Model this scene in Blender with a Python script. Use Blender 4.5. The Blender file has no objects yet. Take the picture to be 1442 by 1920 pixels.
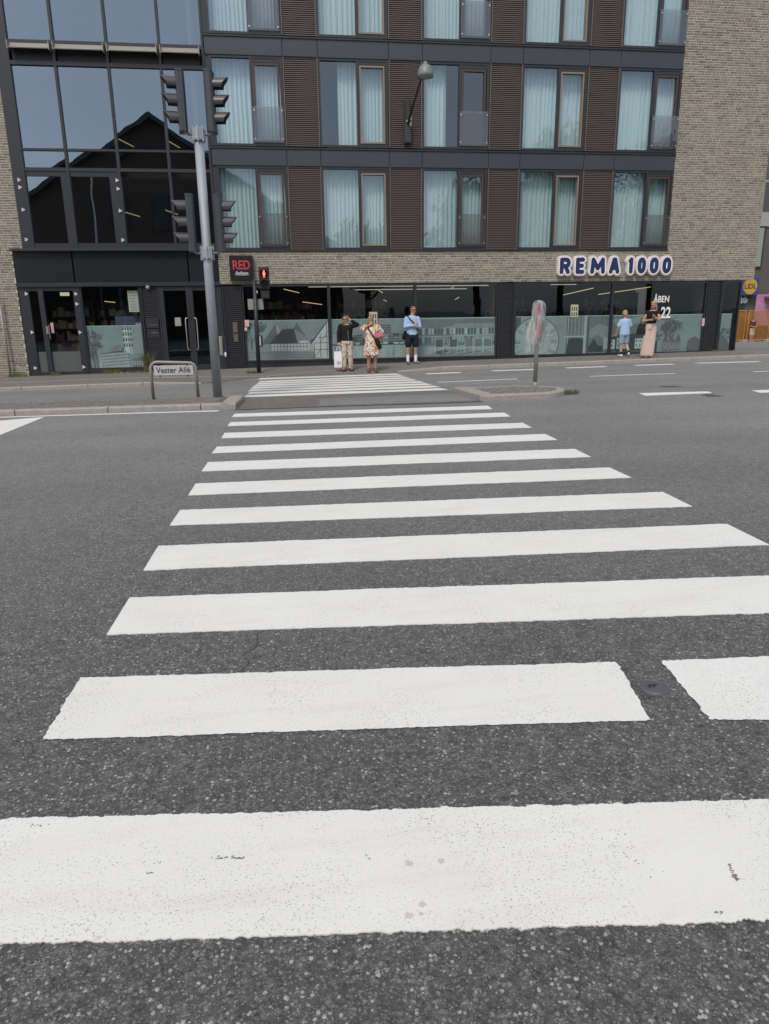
import bpy, bmesh, math, random
import numpy as np
from mathutils import Vector, Matrix
random.seed(7); RNG = np.random.default_rng(11)
SC = bpy.context.scene; COL = SC.collection

# ------------------------------------------------------------------ camera, sky, sun, exposure
F, CW, CH = 1350.0, 1442.0, 1920.0           # focal length in photo pixels, photo size
YAW, PITCH, ROLL, CZ, D = 0.13404845, -0.27175082, -0.0132504, 1.62, 23.5
def _axes():
    f = Vector((math.sin(YAW)*math.cos(PITCH), math.cos(YAW)*math.cos(PITCH), math.sin(PITCH)))
    r = Vector((math.cos(YAW), -math.sin(YAW), 0)); u = r.cross(f)
    return r*math.cos(ROLL)+u*math.sin(ROLL), -r*math.sin(ROLL)+u*math.cos(ROLL), f
CR, CU, CF = _axes()
cd = bpy.data.cameras.new('camera'); cam = bpy.data.objects.new('camera', cd); COL.objects.link(cam)
cd.sensor_fit = 'HORIZONTAL'; cd.sensor_width = 36.0; cd.lens = 36.0*F/CW; cd.clip_start = .05; cd.clip_end = 2000
M = Matrix((CR, CU, -CF)).transposed().to_4x4(); M.translation = (0, 0, CZ); cam.matrix_world = M
SC.camera = cam
SUN_EL, SUN_AZ = math.radians(52), math.radians(205)   # azimuth measured from +Y towards +X
W = bpy.data.worlds.new('World'); SC.world = W; W.use_nodes = True
nt = W.node_tree; nt.nodes.clear()
sky = nt.nodes.new('ShaderNodeTexSky'); sky.sky_type = 'NISHITA'; sky.sun_disc = False
sky.sun_elevation = SUN_EL; sky.sun_rotation = SUN_AZ; sky.air_density = 1.0; sky.dust_density = 2.5; sky.ozone_density = 1.2
bg = nt.nodes.new('ShaderNodeBackground'); bg.inputs['Strength'].default_value = .12
wo = nt.nodes.new('ShaderNodeOutputWorld')
hz = nt.nodes.new('ShaderNodeMix'); hz.data_type = 'RGBA'; tcw = nt.nodes.new('ShaderNodeTexCoord'); cln = nt.nodes.new('ShaderNodeTexNoise'); cln.inputs['Scale'].default_value = 2.6; cln.inputs['Detail'].default_value = 6; cln.inputs['Roughness'].default_value = .55; nt.links.new(tcw.outputs['Generated'], cln.inputs['Vector'])
mr = nt.nodes.new('ShaderNodeMapRange'); mr.inputs[1].default_value = .35; mr.inputs[2].default_value = .68; mr.inputs[3].default_value = .22; mr.inputs[4].default_value = .75; nt.links.new(cln.outputs['Fac'], mr.inputs[0]); nt.links.new(mr.outputs[0], hz.inputs[0]); hz.inputs[7].default_value = (4.6, 4.5, 4.3, 1)   # thin even cloud veil
nt.links.new(sky.outputs[0], hz.inputs[6]); nt.links.new(hz.outputs[2], bg.inputs[0]); nt.links.new(bg.outputs[0], wo.inputs[0])
sl = bpy.data.lights.new('sun', 'SUN'); sl.energy = 1.3; sl.angle = math.radians(15); sl.color = (1, .94, .86)
so = bpy.data.objects.new('sun', sl); COL.objects.link(so)
sd = Vector((math.sin(SUN_AZ)*math.cos(SUN_EL), math.cos(SUN_AZ)*math.cos(SUN_EL), math.sin(SUN_EL)))
so.rotation_euler = sd.to_track_quat('Z', 'Y').to_euler(); so.location = sd*60
vs = SC.view_settings; vs.view_transform = 'Standard'; vs.look = 'None'; vs.gamma = 1; vs.exposure = 0.63; vs.use_curve_mapping = False
SC.cycles.max_bounces = 8; SC.cycles.transparent_max_bounces = 16

# ------------------------------------------------------------------ pixels to places
def ray(x, y): return CF*F + CR*(x-CW/2) - CU*(y-CH/2)
def sstep(t): t = min(max(t, 0), 1); return t*t*(3-2*t)
def G(X, Y):                                   # height of the road surface
    z = .0136*max(min(X, 40), -40) - .021*(min(max(Y, 13), 21.2)-13)
    w = sstep((Y-22)/24.0)
    return z*(1-w) - .63*w
def gnd(x, y, dz=0):
    d = ray(x, y); a, b = .1/F, 200/F
    for i in range(50):
        m = (a+b)/2; P = d*m
        if CZ+P.z > G(P.x, P.y)+dz: a = m
        else: b = m
    return Vector((P.x, P.y, CZ+P.z))
def atY(x, y, Y):
    d = ray(x, y)*(1.0/ray(x, y).y)*Y
    return Vector((d.x, Y, CZ+d.z))

# ------------------------------------------------------------------ mesh helpers
def tag(o, label=None, cat=None, group=None, kind=None):
    if label: o['label'] = label
    if cat: o['category'] = cat
    if group: o['group'] = group
    if kind: o['kind'] = kind
    return o
def wloc(o):
    v = Vector((0, 0, 0))
    while o: v = v+Vector(o.location); o = o.parent
    return v
def empty(name, loc, label=None, cat=None, group=None, kind=None):
    o = bpy.data.objects.new(name, None); o.location = loc; o.empty_display_size = .2; COL.objects.link(o)
    return tag(o, label, cat, group, kind)
def link(name, me, mats, parent=None, loc=None):
    if mats is not None and not me.materials:
        for m in (mats if isinstance(mats, (list, tuple)) else [mats]): me.materials.append(m)
    o = bpy.data.objects.new(name, me); COL.objects.link(o)
    if loc is not None: o.location = Vector(loc) - (wloc(parent) if parent else Vector((0, 0, 0)))
    if parent: o.parent = parent
    return o
class MB:
    def __init__(s): s.v = []; s.f = []; s.m = []
    def add(s, vs_, fs, mi=0):
        b = len(s.v); s.v += [tuple(v) for v in vs_]; s.f += [tuple(i+b for i in f) for f in fs]; s.m += [mi]*len(fs); return s
    def box(s, x0, x1, y0, y1, z0, z1, mi=0):
        return s.add([(x0,y0,z0),(x1,y0,z0),(x1,y1,z0),(x0,y1,z0),(x0,y0,z1),(x1,y0,z1),(x1,y1,z1),(x0,y1,z1)],
                     [(0,3,2,1),(4,5,6,7),(0,1,5,4),(1,2,6,5),(2,3,7,6),(3,0,4,7)], mi)
    def bbox(s, x0, x1, y0, y1, z0, z1, b, mi=0):         # box with chamfered vertical-front edges (all edges facing -Y)
        vs_ = [(x0+b,y0,z0+b),(x1-b,y0,z0+b),(x1-b,y0,z1-b),(x0+b,y0,z1-b),(x0,y0+b,z0),(x1,y0+b,z0),(x1,y0+b,z1),(x0,y0+b,z1),(x0,y1,z0),(x1,y1,z0),(x1,y1,z1),(x0,y1,z1)]
        return s.add(vs_, [(0,1,2,3),(0,4,5,1),(1,5,6,2),(2,6,7,3),(3,7,4,0),(4,8,9,5),(5,9,10,6),(6,10,11,7),(7,11,8,4),(8,11,10,9)], mi)
    def cyl(s, p0, p1, r0, r1=None, n=12, mi=0, caps=True):
        p0 = Vector(p0); p1 = Vector(p1); r1 = r0 if r1 is None else r1
        ax = (p1-p0).normalized(); a = ax.orthogonal().normalized(); b = ax.cross(a)
        vs_ = [p+(a*math.cos(2*math.pi*i/n)+b*math.sin(2*math.pi*i/n))*r for p, r in ((p0, r0), (p1, r1)) for i in range(n)]
        fs = [(i, (i+1)%n, n+(i+1)%n, n+i) for i in range(n)]
        if caps: fs += [tuple(range(n-1, -1, -1)), tuple(range(n, 2*n))]
        return s.add(vs_, fs, mi)
    def tube(s, pts, rs, n=10, mi=0):
        pts = [Vector(p) for p in pts]; k = len(pts)
        if not isinstance(rs, (list, tuple)): rs = [rs]*k
        vs_ = []; a = None
        for i, p in enumerate(pts):
            t = (pts[min(i+1, k-1)]-pts[max(i-1, 0)]).normalized()
            a = t.orthogonal().normalized() if a is None else (a-t*a.dot(t)).normalized()
            b = t.cross(a)
            vs_ += [p+(a*math.cos(2*math.pi*j/n)+b*math.sin(2*math.pi*j/n))*rs[i] for j in range(n)]
        fs = [(i*n+j, i*n+(j+1)%n, (i+1)*n+(j+1)%n, (i+1)*n+j) for i in range(k-1) for j in range(n)]
        fs += [tuple(range(n-1, -1, -1)), tuple(range((k-1)*n, k*n))]
        return s.add(vs_, fs, mi)
    def lathe(s, c, prof, n=20, mi=0):                      # prof: (radius, height) about a vertical axis
        c = Vector(c); k = len(prof)
        vs_ = [c+Vector((r*math.cos(2*math.pi*j/n), r*math.sin(2*math.pi*j/n), h)) for r, h in prof for j in range(n)]
        return s.add(vs_, [(i*n+j, i*n+(j+1)%n, (i+1)*n+(j+1)%n, (i+1)*n+j) for i in range(k-1) for j in range(n)], mi)
    def ell(s, c, r, n=16, m=10, mi=0):
        c = Vector(c); r = (r, r, r) if isinstance(r, (int, float)) else r
        vs_ = [c+Vector((0, 0, r[2]))]+[c+Vector((r[0]*math.sin(math.pi*i/m)*math.cos(2*math.pi*j/n), r[1]*math.sin(math.pi*i/m)*math.sin(2*math.pi*j/n), r[2]*math.cos(math.pi*i/m))) for i in range(1, m) for j in range(n)]+[c-Vector((0, 0, r[2]))]
        L = len(vs_)-1
        fs = [(0, 1+j, 1+(j+1)%n) for j in range(n)]
        fs += [(1+(i-1)*n+j, 1+i*n+j, 1+i*n+(j+1)%n, 1+(i-1)*n+(j+1)%n) for i in range(1, m-1) for j in range(n)]
        fs += [(L, 1+(m-2)*n+(j+1)%n, 1+(m-2)*n+j) for j in range(n)]
        return s.add(vs_, fs, mi)
    def cap(s, p0, p1, r0, r1, n=14):                       # tapered capsule
        p0 = Vector(p0); p1 = Vector(p1); ax = p1-p0; L = ax.length; ax = ax.normalized() if L > 1e-6 else Vector((0, 0, 1))
        pts = []; rs = []
        for i in range(1, 6):
            t = math.pi/2*(1-i/5); pts.append(p0-ax*r0*math.sin(t)); rs.append(max(r0*math.cos(t), 1e-4))
        for i in range(0, 5):
            t = math.pi/2*i/5; pts.append(p1+ax*r1*math.sin(t)); rs.append(max(r1*math.cos(t), 1e-4))
        return s.tube(pts, rs, n)
    def prism(s, poly, y0, y1, mi=0):                       # (x,z) polygon, counter-clockwise seen from -Y, extruded along Y
        n = len(poly)
        return s.add([(x, y0, z) for x, z in poly]+[(x, y1, z) for x, z in poly],
                     [tuple(range(n)), tuple(range(2*n-1, n-1, -1))]+[(i, n+i, n+(i+1)%n, (i+1)%n) for i in range(n)], mi)
    def slab(s, poly, z0, z1, mi=0):                        # (x,y) polygon; z0,z1 numbers or functions
        n = len(poly); a = z0 if callable(z0) else (lambda x, y: z0); b = z1 if callable(z1) else (lambda x, y: z1)
        return s.add([(x, y, a(x, y)) for x, y in poly]+[(x, y, b(x, y)) for x, y in poly],
                     [tuple(range(n-1, -1, -1)), tuple(range(n, 2*n))]+[(i, (i+1)%n, n+(i+1)%n, n+i) for i in range(n)], mi)
    def mesh(s, name, off=None, smooth=False, fix=False):
        me = bpy.data.meshes.new(name); o = off or Vector((0, 0, 0))
        me.from_pydata([(v[0]-o.x, v[1]-o.y, v[2]-o.z) for v in s.v], [], s.f); me.validate(); me.update()
        if len(me.polygons) == len(s.m): me.polygons.foreach_set('material_index', s.m)
        if fix:
            bm = bmesh.new(); bm.from_mesh(me); bmesh.ops.recalc_face_normals(bm, faces=bm.faces); bm.to_mesh(me); bm.free()
        if smooth: me.polygons.foreach_set('use_smooth', [True]*len(me.polygons))
        return me
    def build(s, name, mats, parent=None, smooth=False, fix=False):
        return link(name, s.mesh(name, wloc(parent) if parent else None, smooth, fix), mats, parent)

# ------------------------------------------------------------------ materials
class NT:
    def __init__(s, name):
        s.mat = bpy.data.materials.new(name); s.mat.use_nodes = True; s.t = s.mat.node_tree; s.t.nodes.clear()
        s.out = s.t.nodes.new('ShaderNodeOutputMaterial'); s.pos = s.n('ShaderNodeNewGeometry')
    def n(s, typ, **kw):
        nd = s.t.nodes.new(typ)
        for k, v in kw.items():
            if k in nd.inputs:
                if hasattr(v, 'is_output'): s.t.links.new(v, nd.inputs[k])
                else: nd.inputs[k].default_value = v
            else: setattr(nd, k, v)
        return nd
    def l(s, a, b): s.t.links.new(a, b)
    def math(s, op, a, b=0.0, c=None, clamp=False):
        nd = s.t.nodes.new('ShaderNodeMath'); nd.operation = op; nd.use_clamp = clamp
        for i, v in enumerate((a, b) if c is None else (a, b, c)):
            if hasattr(v, 'is_output'): s.l(v, nd.inputs[i])
            else: nd.inputs[i].default_value = v
        return nd.outputs[0]
    def mix(s, f, a, b, mode='MIX'):
        nd = s.t.nodes.new('ShaderNodeMix'); nd.data_type = 'RGBA'; nd.blend_type = mode
        for i, v in ((0, f), (6, a), (7, b)):
            if hasattr(v, 'is_output'): s.l(v, nd.inputs[i])
            else: nd.inputs[i].default_value = v if i == 0 else (tuple(v)+(1,) if len(v) == 3 else v)
        return nd.outputs[2]
    def scaled(s, sc):
        m = s.n('ShaderNodeMapping'); s.l(s.pos.outputs['Position'], m.inputs[0]); m.inputs['Scale'].default_value = sc; return m.outputs[0]
    def noise(s, scale, detail=3, rough=.55, vec=None):
        nd = s.n('ShaderNodeTexNoise', Scale=scale, Detail=detail, Roughness=rough); s.l(vec or s.pos.outputs['Position'], nd.inputs['Vector']); return nd.outputs['Fac']
    def voro(s, scale, rnd=1.0, vec=None, feature='F1'):
        nd = s.n('ShaderNodeTexVoronoi', Scale=scale, Randomness=rnd); nd.feature = feature; s.l(vec or s.pos.outputs['Position'], nd.inputs['Vector']); return nd
    def ramp(s, fac, stops):
        nd = s.t.nodes.new('ShaderNodeValToRGB'); s.l(fac, nd.inputs[0]); e = nd.color_ramp.elements
        while len(e) < len(stops): e.new(.5)
        for i, (p, c) in enumerate(stops): e[i].position = p; e[i].color = tuple(c)+(1,) if len(c) == 3 else c
        return nd.outputs[0]
    def bump(s, h, strength, dist): 
        nd = s.n('ShaderNodeBump', Strength=strength, Distance=dist); s.l(h, nd.inputs['Height']); return nd.outputs[0]
    def principled(s, color, rough=.6, metal=0, normal=None, spec=.5, emit=None, estr=0):
        p = s.n('ShaderNodeBsdfPrincipled', Metallic=metal)
        for k, v in (('Base Color', color), ('Roughness', rough), ('Specular IOR Level', spec)):
            if hasattr(v, 'is_output'): s.l(v, p.inputs[k])
            else: p.inputs[k].default_value = (tuple(v)+(1,) if k == 'Base Color' and len(v) == 3 else v)
        if normal is not None: s.l(normal, p.inputs['Normal'])
        if emit: p.inputs['Emission Color'].default_value = tuple(emit)+(1,); p.inputs['Emission Strength'].default_value = estr
        s.l(p.outputs[0], s.out.inputs[0]); return p
def pm(name, col, rough=.55, metal=0, var=.12, scale=3.0, bump=0, bscale=40, spec=.5, dirt=0):
    t = NT(name); a = t.noise(scale, 4); c = t.mix(t.math('MULTIPLY', a, 1.0), [x*(1-var*1.3) for x in col], [min(x*(1+var*1.3), 1) for x in col])
    fine = t.noise(scale*14, 3); c = t.mix(.5, c, t.mix(fine, [x*(1-var) for x in col], [min(x*(1+var), 1) for x in col]))
    if dirt:
        d = t.ramp(t.noise(scale*2.3, 6, .7), [(.5, (0, 0, 0)), (.72, (1, 1, 1))]); c = t.mix(t.math('MULTIPLY', d, dirt), c, (.09, .08, .065))
    r = t.math('ADD', rough-.06, t.math('MULTIPLY', fine, .12))
    t.principled(c, r, metal, t.bump(t.noise(bscale, 4), bump, .004) if bump else None, spec)
    return t.mat
def emissive(name, col, s):
    t = NT(name); e = t.n('ShaderNodeEmission', Color=tuple(col)+(1,), Strength=s); t.l(e.outputs[0], t.out.inputs[0]); return t.mat
def glass(name, tint, ior, rough=0.0, wav=.0, haze=0.0, hcol=(.5, .5, .5)):
    t = NT(name); tr = t.n('ShaderNodeBsdfTransparent', Color=tuple(tint)+(1,)); gl = t.n('ShaderNodeBsdfGlossy', Roughness=rough)
    fr = t.n('ShaderNodeFresnel'); t.l(t.math('MULTIPLY_ADD', t.pos.outputs['Backfacing'], 1.0/ior-ior, ior), fr.inputs['IOR'])
    if wav:
        b = t.bump(t.noise(.9, 1.5), wav, .05); t.l(b, gl.inputs['Normal'])
    gl.inputs['Color'].default_value = (.70, .84, 1, 1)
    base = tr.outputs[0]
    if haze:
        df = t.n('ShaderNodeBsdfDiffuse', Color=tuple(hcol)+(1,)); mx = t.n('ShaderNodeMixShader', Fac=haze); t.l(base, mx.inputs[1]); t.l(df.outputs[0], mx.inputs[2]); base = mx.outputs[0]
    m = t.n('ShaderNodeMixShader'); t.l(fr.outputs[0], m.inputs[0]); t.l(base, m.inputs[1]); t.l(gl.outputs[0], m.inputs[2]); t.l(m.outputs[0], t.out.inputs[0])
    return t.mat
def asphalt(name, dark=(.063, .064, .066), light=(.152, .153, .155), stone=(.58, .56, .50), amount=.80, sc=78.0, grazing_lift=.0):
    t = NT(name); big = t.noise(.35, 4); mid = t.noise(5, 4); fine = t.noise(170, 4, .75); grain = t.noise(34, 3, .8)
    dn = t.n('ShaderNodeTexNoise', Scale=sc*1.5, Detail=2); t.l(t.pos.outputs['Position'], dn.inputs['Vector'])
    vm = t.n('ShaderNodeVectorMath'); vm.operation = 'MULTIPLY_ADD'; t.l(dn.outputs['Color'], vm.inputs[0]); vm.inputs[1].default_value = (.55/sc,)*3; t.l(t.pos.outputs['Position'], vm.inputs[2]); vec = vm.outputs[0]
    c = t.mix(t.ramp(fine, [(.36, (0, 0, 0)), (.64, (1, 1, 1))]), dark, light)
    c = t.mix(t.math('MULTIPLY', t.ramp(mid, [(.4, (0, 0, 0)), (.75, (1, 1, 1))]), .3), c, [x*.9 for x in dark])
    v = t.voro(sc, 1, vec); sep = t.n('ShaderNodeSeparateColor'); t.l(v.outputs['Color'], sep.inputs[0]); rnd, rnd2 = sep.outputs[0], sep.outputs[1]
    near = t.math('LESS_THAN', v.outputs['Distance'], t.math('MULTIPLY_ADD', rnd2, .30, .20))
    c = t.mix(t.math('MULTIPLY', near, t.math('GREATER_THAN', rnd2, .4)), c, t.mix(rnd, [x*.8 for x in dark], [min(x*2.2, 1) for x in light]))
    c = t.mix(t.math('MULTIPLY', near, t.math('GREATER_THAN', rnd, amount)), c, t.mix(rnd2, [x*.45 for x in stone], stone))
    v2 = t.voro(sc*2.1, 1, vec); sep2 = t.n('ShaderNodeSeparateColor'); t.l(v2.outputs['Color'], sep2.inputs[0])
    c = t.mix(t.math('MULTIPLY', t.math('LESS_THAN', v2.outputs['Distance'], .42), t.math('GREATER_THAN', sep2.outputs[0], .80)), c, [x*.55 for x in stone])
    if grazing_lift:                                       # paler with distance: grazing-angle brightening painted into the colour, plus tyre-track bands
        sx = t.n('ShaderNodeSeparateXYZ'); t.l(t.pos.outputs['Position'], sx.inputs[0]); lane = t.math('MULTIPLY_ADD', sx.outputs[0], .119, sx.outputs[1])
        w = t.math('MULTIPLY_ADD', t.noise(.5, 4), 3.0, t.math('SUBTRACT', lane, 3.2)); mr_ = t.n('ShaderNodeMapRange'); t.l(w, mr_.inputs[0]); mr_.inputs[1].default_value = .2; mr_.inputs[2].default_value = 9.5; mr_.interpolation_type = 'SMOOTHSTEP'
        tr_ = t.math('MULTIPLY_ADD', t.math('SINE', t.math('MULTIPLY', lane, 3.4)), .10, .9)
        gr = t.ramp(grain, [(.38, (.55, .55, .55)), (.62, (1, 1, 1))]); wf = t.math('MULTIPLY', t.math('MULTIPLY', mr_.outputs[0], tr_), grazing_lift)
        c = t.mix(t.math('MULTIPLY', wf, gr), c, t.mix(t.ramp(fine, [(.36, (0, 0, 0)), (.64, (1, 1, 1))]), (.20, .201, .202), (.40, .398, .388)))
    else: c = t.mix(t.math('MULTIPLY', t.ramp(grain, [(.4, (0, 0, 0)), (.65, (1, 1, 1))]), .35), c, [x*1.6 for x in light])
    c = t.mix(t.math('MULTIPLY', t.ramp(big, [(.45, (0, 0, 0)), (.7, (1, 1, 1))]), .22), c, [x*.8 for x in dark])
    sp_ = t.noise(42, 5, 1.0); k_ = t.ramp(sp_, [(.34, (.50, .50, .50)), (.5, (.97, .97, .97)), (.66, (1, 1, 1))]); c = t.mix(1.0, c, k_, 'MULTIPLY')
    c = t.mix(1.0, c, t.ramp(t.noise(16, 4, .95), [(.36, (.62, .62, .62)), (.5, (.9, .9, .9)), (.62, (1, 1, 1))]), 'MULTIPLY')
    c = t.mix(t.math('MULTIPLY', t.ramp(t.noise(21, 5, 1.0), [(.51, (0, 0, 0)), (.66, (1, 1, 1))]), .42), c, [x*.62 for x in stone])
    h = t.math('ADD', t.math('MULTIPLY', v.outputs['Distance'], -.8), t.math('MULTIPLY', fine, .9))
    t.principled(c, t.math('MULTIPLY_ADD', fine, .2, .6), 0, t.bump(h, .9, .008), .45)
    return t.mat
def paint(name, k=1.0):
    t = NT(name); oi = t.n('ShaderNodeObjectInfo')
    big = t.noise(1.7, 4); st = t.noise(1.0, 5, .7, t.scaled((1.2, 9, 9))); sp = t.noise(150, 2, .5); sp2 = t.noise(30, 4, .65)
    c = t.mix(big, (.645*k, .643*k, .615*k), (.725*k, .725*k, .70*k))
    c = t.mix(t.math('MULTIPLY', t.ramp(st, [(.5, (0, 0, 0)), (.75, (1, 1, 1))]), .30), c, (.50, .485, .45))
    pit = t.math('MULTIPLY', t.ramp(sp, [(.615, (0, 0, 0)), (.655, (1, 1, 1))]), t.ramp(t.noise(2.2, 3), [(.35, (.15, .15, .15)), (.65, (1, 1, 1))]))
    c = t.mix(t.math('MULTIPLY', pit, .75), c, (.22, .21, .2))
    crack = t.math('MULTIPLY', t.ramp(sp2, [(.70, (0, 0, 0)), (.76, (1, 1, 1))]), .45); c = t.mix(crack, c, (.3, .29, .27))
    vw = t.voro(5.5); wear = t.math('MULTIPLY', t.ramp(t.noise(11, 6, .75), [(.66, (0, 0, 0)), (.72, (1, 1, 1))]), .3); c = t.mix(wear, c, (.38, .37, .35))
    t.principled(c, .62, 0, t.bump(t.math('SUBTRACT', t.noise(60, 3), t.math('MULTIPLY', pit, 1.5)), .35, .003), .4)
    return t.mat
def brickmat(name, cols):
    t = NT(name); oi = t.n('ShaderNodeObjectInfo')
    r = t.math('FRACT', t.math('ADD', t.pos.outputs['Random Per Island'], t.math('MULTIPLY', oi.outputs['Random'], 7.31)))
    c = t.ramp(r, cols); sp = t.noise(55, 4, .65); c = t.mix(t.math('MULTIPLY', sp, .4), c, (.14, .13, .115)); c = t.mix(t.math('MULTIPLY', t.noise(.8, 3), .18), c, (.32, .295, .25))
    t.principled(c, .85, 0, t.bump(sp, .5, .006), .25); return t.mat
MAT = {}
MAT['asphalt'] = asphalt('asphalt', grazing_lift=.95); MAT['old_asphalt'] = asphalt('old_asphalt', (.11, .106, .099), (.20, .192, .18), (.36, .34, .3), .7, 95)
MAT['foot_asphalt'] = asphalt('pavement_asphalt', (.135, .128, .116), (.215, .204, .187), (.36, .34, .31), .7, 60)
MAT['paint'] = paint('road_paint'); MAT['granite'] = pm('granite_kerb', (.30, .285, .26), .8, 0, .35, 9, .4, 90, .3, .35)
MAT['sett'] = pm('granite_sett', (.19, .178, .16), .85, 0, .5, 7, .5, 60, .25, .4)
MAT['brick'] = brickmat('grey_brick', [(0, (.10, .087, .072)), (.15, (.145, .126, .104)), (.42, (.20, .176, .145)), (.65, (.235, .208, .172)), (.82, (.20, .163, .134)), (1, (.295, .265, .218))])
MAT['mortar'] = pm('mortar', (.45, .42, .36), .9, 0, .12, 5)
MAT['anth'] = pm('anthracite_metal', (.020, .023, .028), .42, 0, .15, 2.5, 0, 40, .5)
MAT['band'] = pm('spandrel_metal', (.036, .044, .052), .40, 0, .22, 1.3, 0, 40, .5)
MAT['slat'] = pm('brown_slat', (.115, .092, .083), .5, 0, .15, 4); MAT['slatback'] = pm('brown_slat_back', (.014, .011, .010), .7)
MAT['dslat'] = pm('dark_slat', (.030, .033, .040), .45, 0, .15, 4)
MAT['tan'] = pm('tan_casement', (.22, .165, .125), .5, 0, .1, 5); MAT['redbrown'] = pm('redbrown_casement', (.060, .034, .030), .45, 0, .1, 5)
MAT['glass'] = glass('window_glass', (.73, .84, .85), 2.2, 0, .07)
MAT['cwglass'] = glass('curtain_wall_glass', (.40, .45, .45), 2.9, 0, .04)
MAT['shopglass'] = glass('shop_glass', (.86, .91, .90), 1.6, 0, .03)
MAT['guard'] = glass('guard_glass', (.80, .81, .82), 1.6, 0, 0, .10, (.33, .31, .31))
MAT['curtain'] = pm('curtain_fabric', (.66, .70, .70), .95, 0, .05, 2)
MAT['steel'] = pm('brushed_steel', (.55, .54, .50), .32, 1, .08, 8)
MAT['galv'] = pm('galvanised_steel', (.30, .335, .365), .6, .2, .22, 7, .15, 30)
MAT['galvdull'] = pm('dull_galvanised', (.27, .26, .235), .6, .35, .2, 6, .15, 30)
MAT['black'] = pm('black_plastic', (.018, .019, .021), .5, 0, .15, 5); MAT['housing'] = pm('signal_housing', (.042, .050, .058), .5, 0, .18, 4)
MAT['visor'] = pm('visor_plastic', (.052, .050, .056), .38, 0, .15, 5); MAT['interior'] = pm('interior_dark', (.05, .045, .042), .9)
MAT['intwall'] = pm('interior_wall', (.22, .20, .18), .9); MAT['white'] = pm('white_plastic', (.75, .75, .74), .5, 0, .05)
MAT['film'] = pm('printed_film', (.22, .28, .277), .65, 0, .34, 2.2)
for i, k in enumerate((.045, .095, .165, .26, .38, .50)):
    MAT['ink%d' % i] = pm('film_ink_%d' % i, (k*.87, k*1.03, k*1.03), .65, 0, .38, 6)
MAT['lamp'] = emissive('lamp_light', (1, .72, .38), .5); MAT['lampw'] = emissive('rail_light', (1, .93, .8), .28)

# ------------------------------------------------------------------ setting: ground
def grid(name, mat_, xs, ys, hf, kind='structure'):
    v = [(x, y, hf(x, y)) for y in ys for x in xs]; n = len(xs)
    f = [(j*n+i, j*n+i+1, (j+1)*n+i+1, (j+1)*n+i) for j in range(len(ys)-1) for i in range(n-1)]
    b = MB(); b.add(v, f); o = b.build(name, mat_); tag(o, kind=kind); return o
xs = [-400, -150, -40, -20, -10, 0, 10, 20, 40, 150, 400]
ys = [-300, -100, -30, 0, 8, 13, 15, 17, 19, 21.2, 22]+[22+24*i/8 for i in range(1, 9)]+[60, 120, 400]
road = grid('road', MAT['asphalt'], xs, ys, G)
TH = -0.119
def strip(bm, lower, upper, lift=.004, th=.003):
    """white thermoplastic strip between two ragged edges; lower/upper are lists of (x,y)"""
    n = len(lower); v = []
    for (x, y) in lower: v.append((x, y, G(x, y)+lift))
    for (x, y) in upper: v.append((x, y, G(x, y)+lift))
    f = [(i, i+1, n+i+1, n+i) for i in range(n-1)]
    v2 = [(x, y, z-lift-.002) for x, y, z in v]; v += v2; m = 2*n
    f += [(i+1, i, m+i, m+i+1) for i in range(n-1)]+[(n+i, n+i+1, m+n+i+1, m+n+i) for i in range(n-1)]+[(0, n, m+n, m), (n-1, m+n-1, m+2*n-1, 2*n-1)]
    bm.add(v, f)
def smoothnoise(n, step):
    k = max(2, n//step+2); a = RNG.normal(0, 1, k+1); t = np.linspace(0, k-1, n); i = t.astype(int); w = t-i; w = w*w*(3-2*w)
    return a[i]*(1-w)+a[np.minimum(i+1, k)]*w
def stripe(name, bl, br, tr, tl, rag=.006, step=.02, parent=road, rough_end=False):
    bl, br, tr, tl = [Vector((p[0], p[1])) for p in (bl, br, tr, tl)]
    n = max(4, int((br-bl).length/step)); lo = []; up = []
    r1 = smoothnoise(n, 40)*rag*.4+smoothnoise(n, 4)*rag*.5+smoothnoise(n, 1)*rag*.45; r2 = smoothnoise(n, 40)*rag*.4+smoothnoise(n, 4)*rag*.5+smoothnoise(n, 1)*rag*.45
    for i in range(n):
        t = i/(n-1); a = bl.lerp(br, t); b = tl.lerp(tr, t); lo.append((a.x, a.y+r1[i])); up.append((b.x, b.y+r2[i]))
    if rough_end:                                  # chipped ends where the paint was cut away
        m = 28; re_ = smoothnoise(m, 4)*.003+smoothnoise(m, 1)*.004; le_ = smoothnoise(m, 4)*.002+smoothnoise(m, 1)*.003; b = MB()
        nl = len(lo); v = []; fs = []
        for j in range(m):
            t = j/(m-1)
            for i in range(nl):
                w_ = (le_[j] if i == 0 else re_[j] if i == nl-1 else 0); x, y = lo[i][0]+(up[i][0]-lo[i][0])*t+w_, lo[i][1]+(up[i][1]-lo[i][1])*t; v.append((x, y, G(x, y)+.004))
        fs = [(j*nl+i, j*nl+i+1, (j+1)*nl+i+1, (j+1)*nl+i) for j in range(m-1) for i in range(nl-1)]
        b.add(v, fs); return b.build(name, MAT['paint'], parent)
    b = MB(); strip(b, lo, up); return b.build(name, MAT['paint'], parent)
ST = [((150,1272),(1155,1242),(80,1388),(1222,1352)), ((243,1121),None,(200,1191),None), ((297,1024),(1363,983),(269,1070),None),
      ((338,957),(1243,923),(318,986),(1298,950)), ((367,907),(1143,877),(353,929),(1184,896)), ((390,867),(1078,842),(378,884),(1108,857)),
      ((407,838),(1022,814),(397,850),(1045,825)), ((421,812),(980,793),(415,822),(997,802)), ((432,792),(945,774),(427,799),(957,781)), ((440,776),(915,761),(435,782),(923,767))]
def line_to(p, q, X): t = (X-p.x)/(q.x-p.x); return p+(q-p)*t
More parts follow.
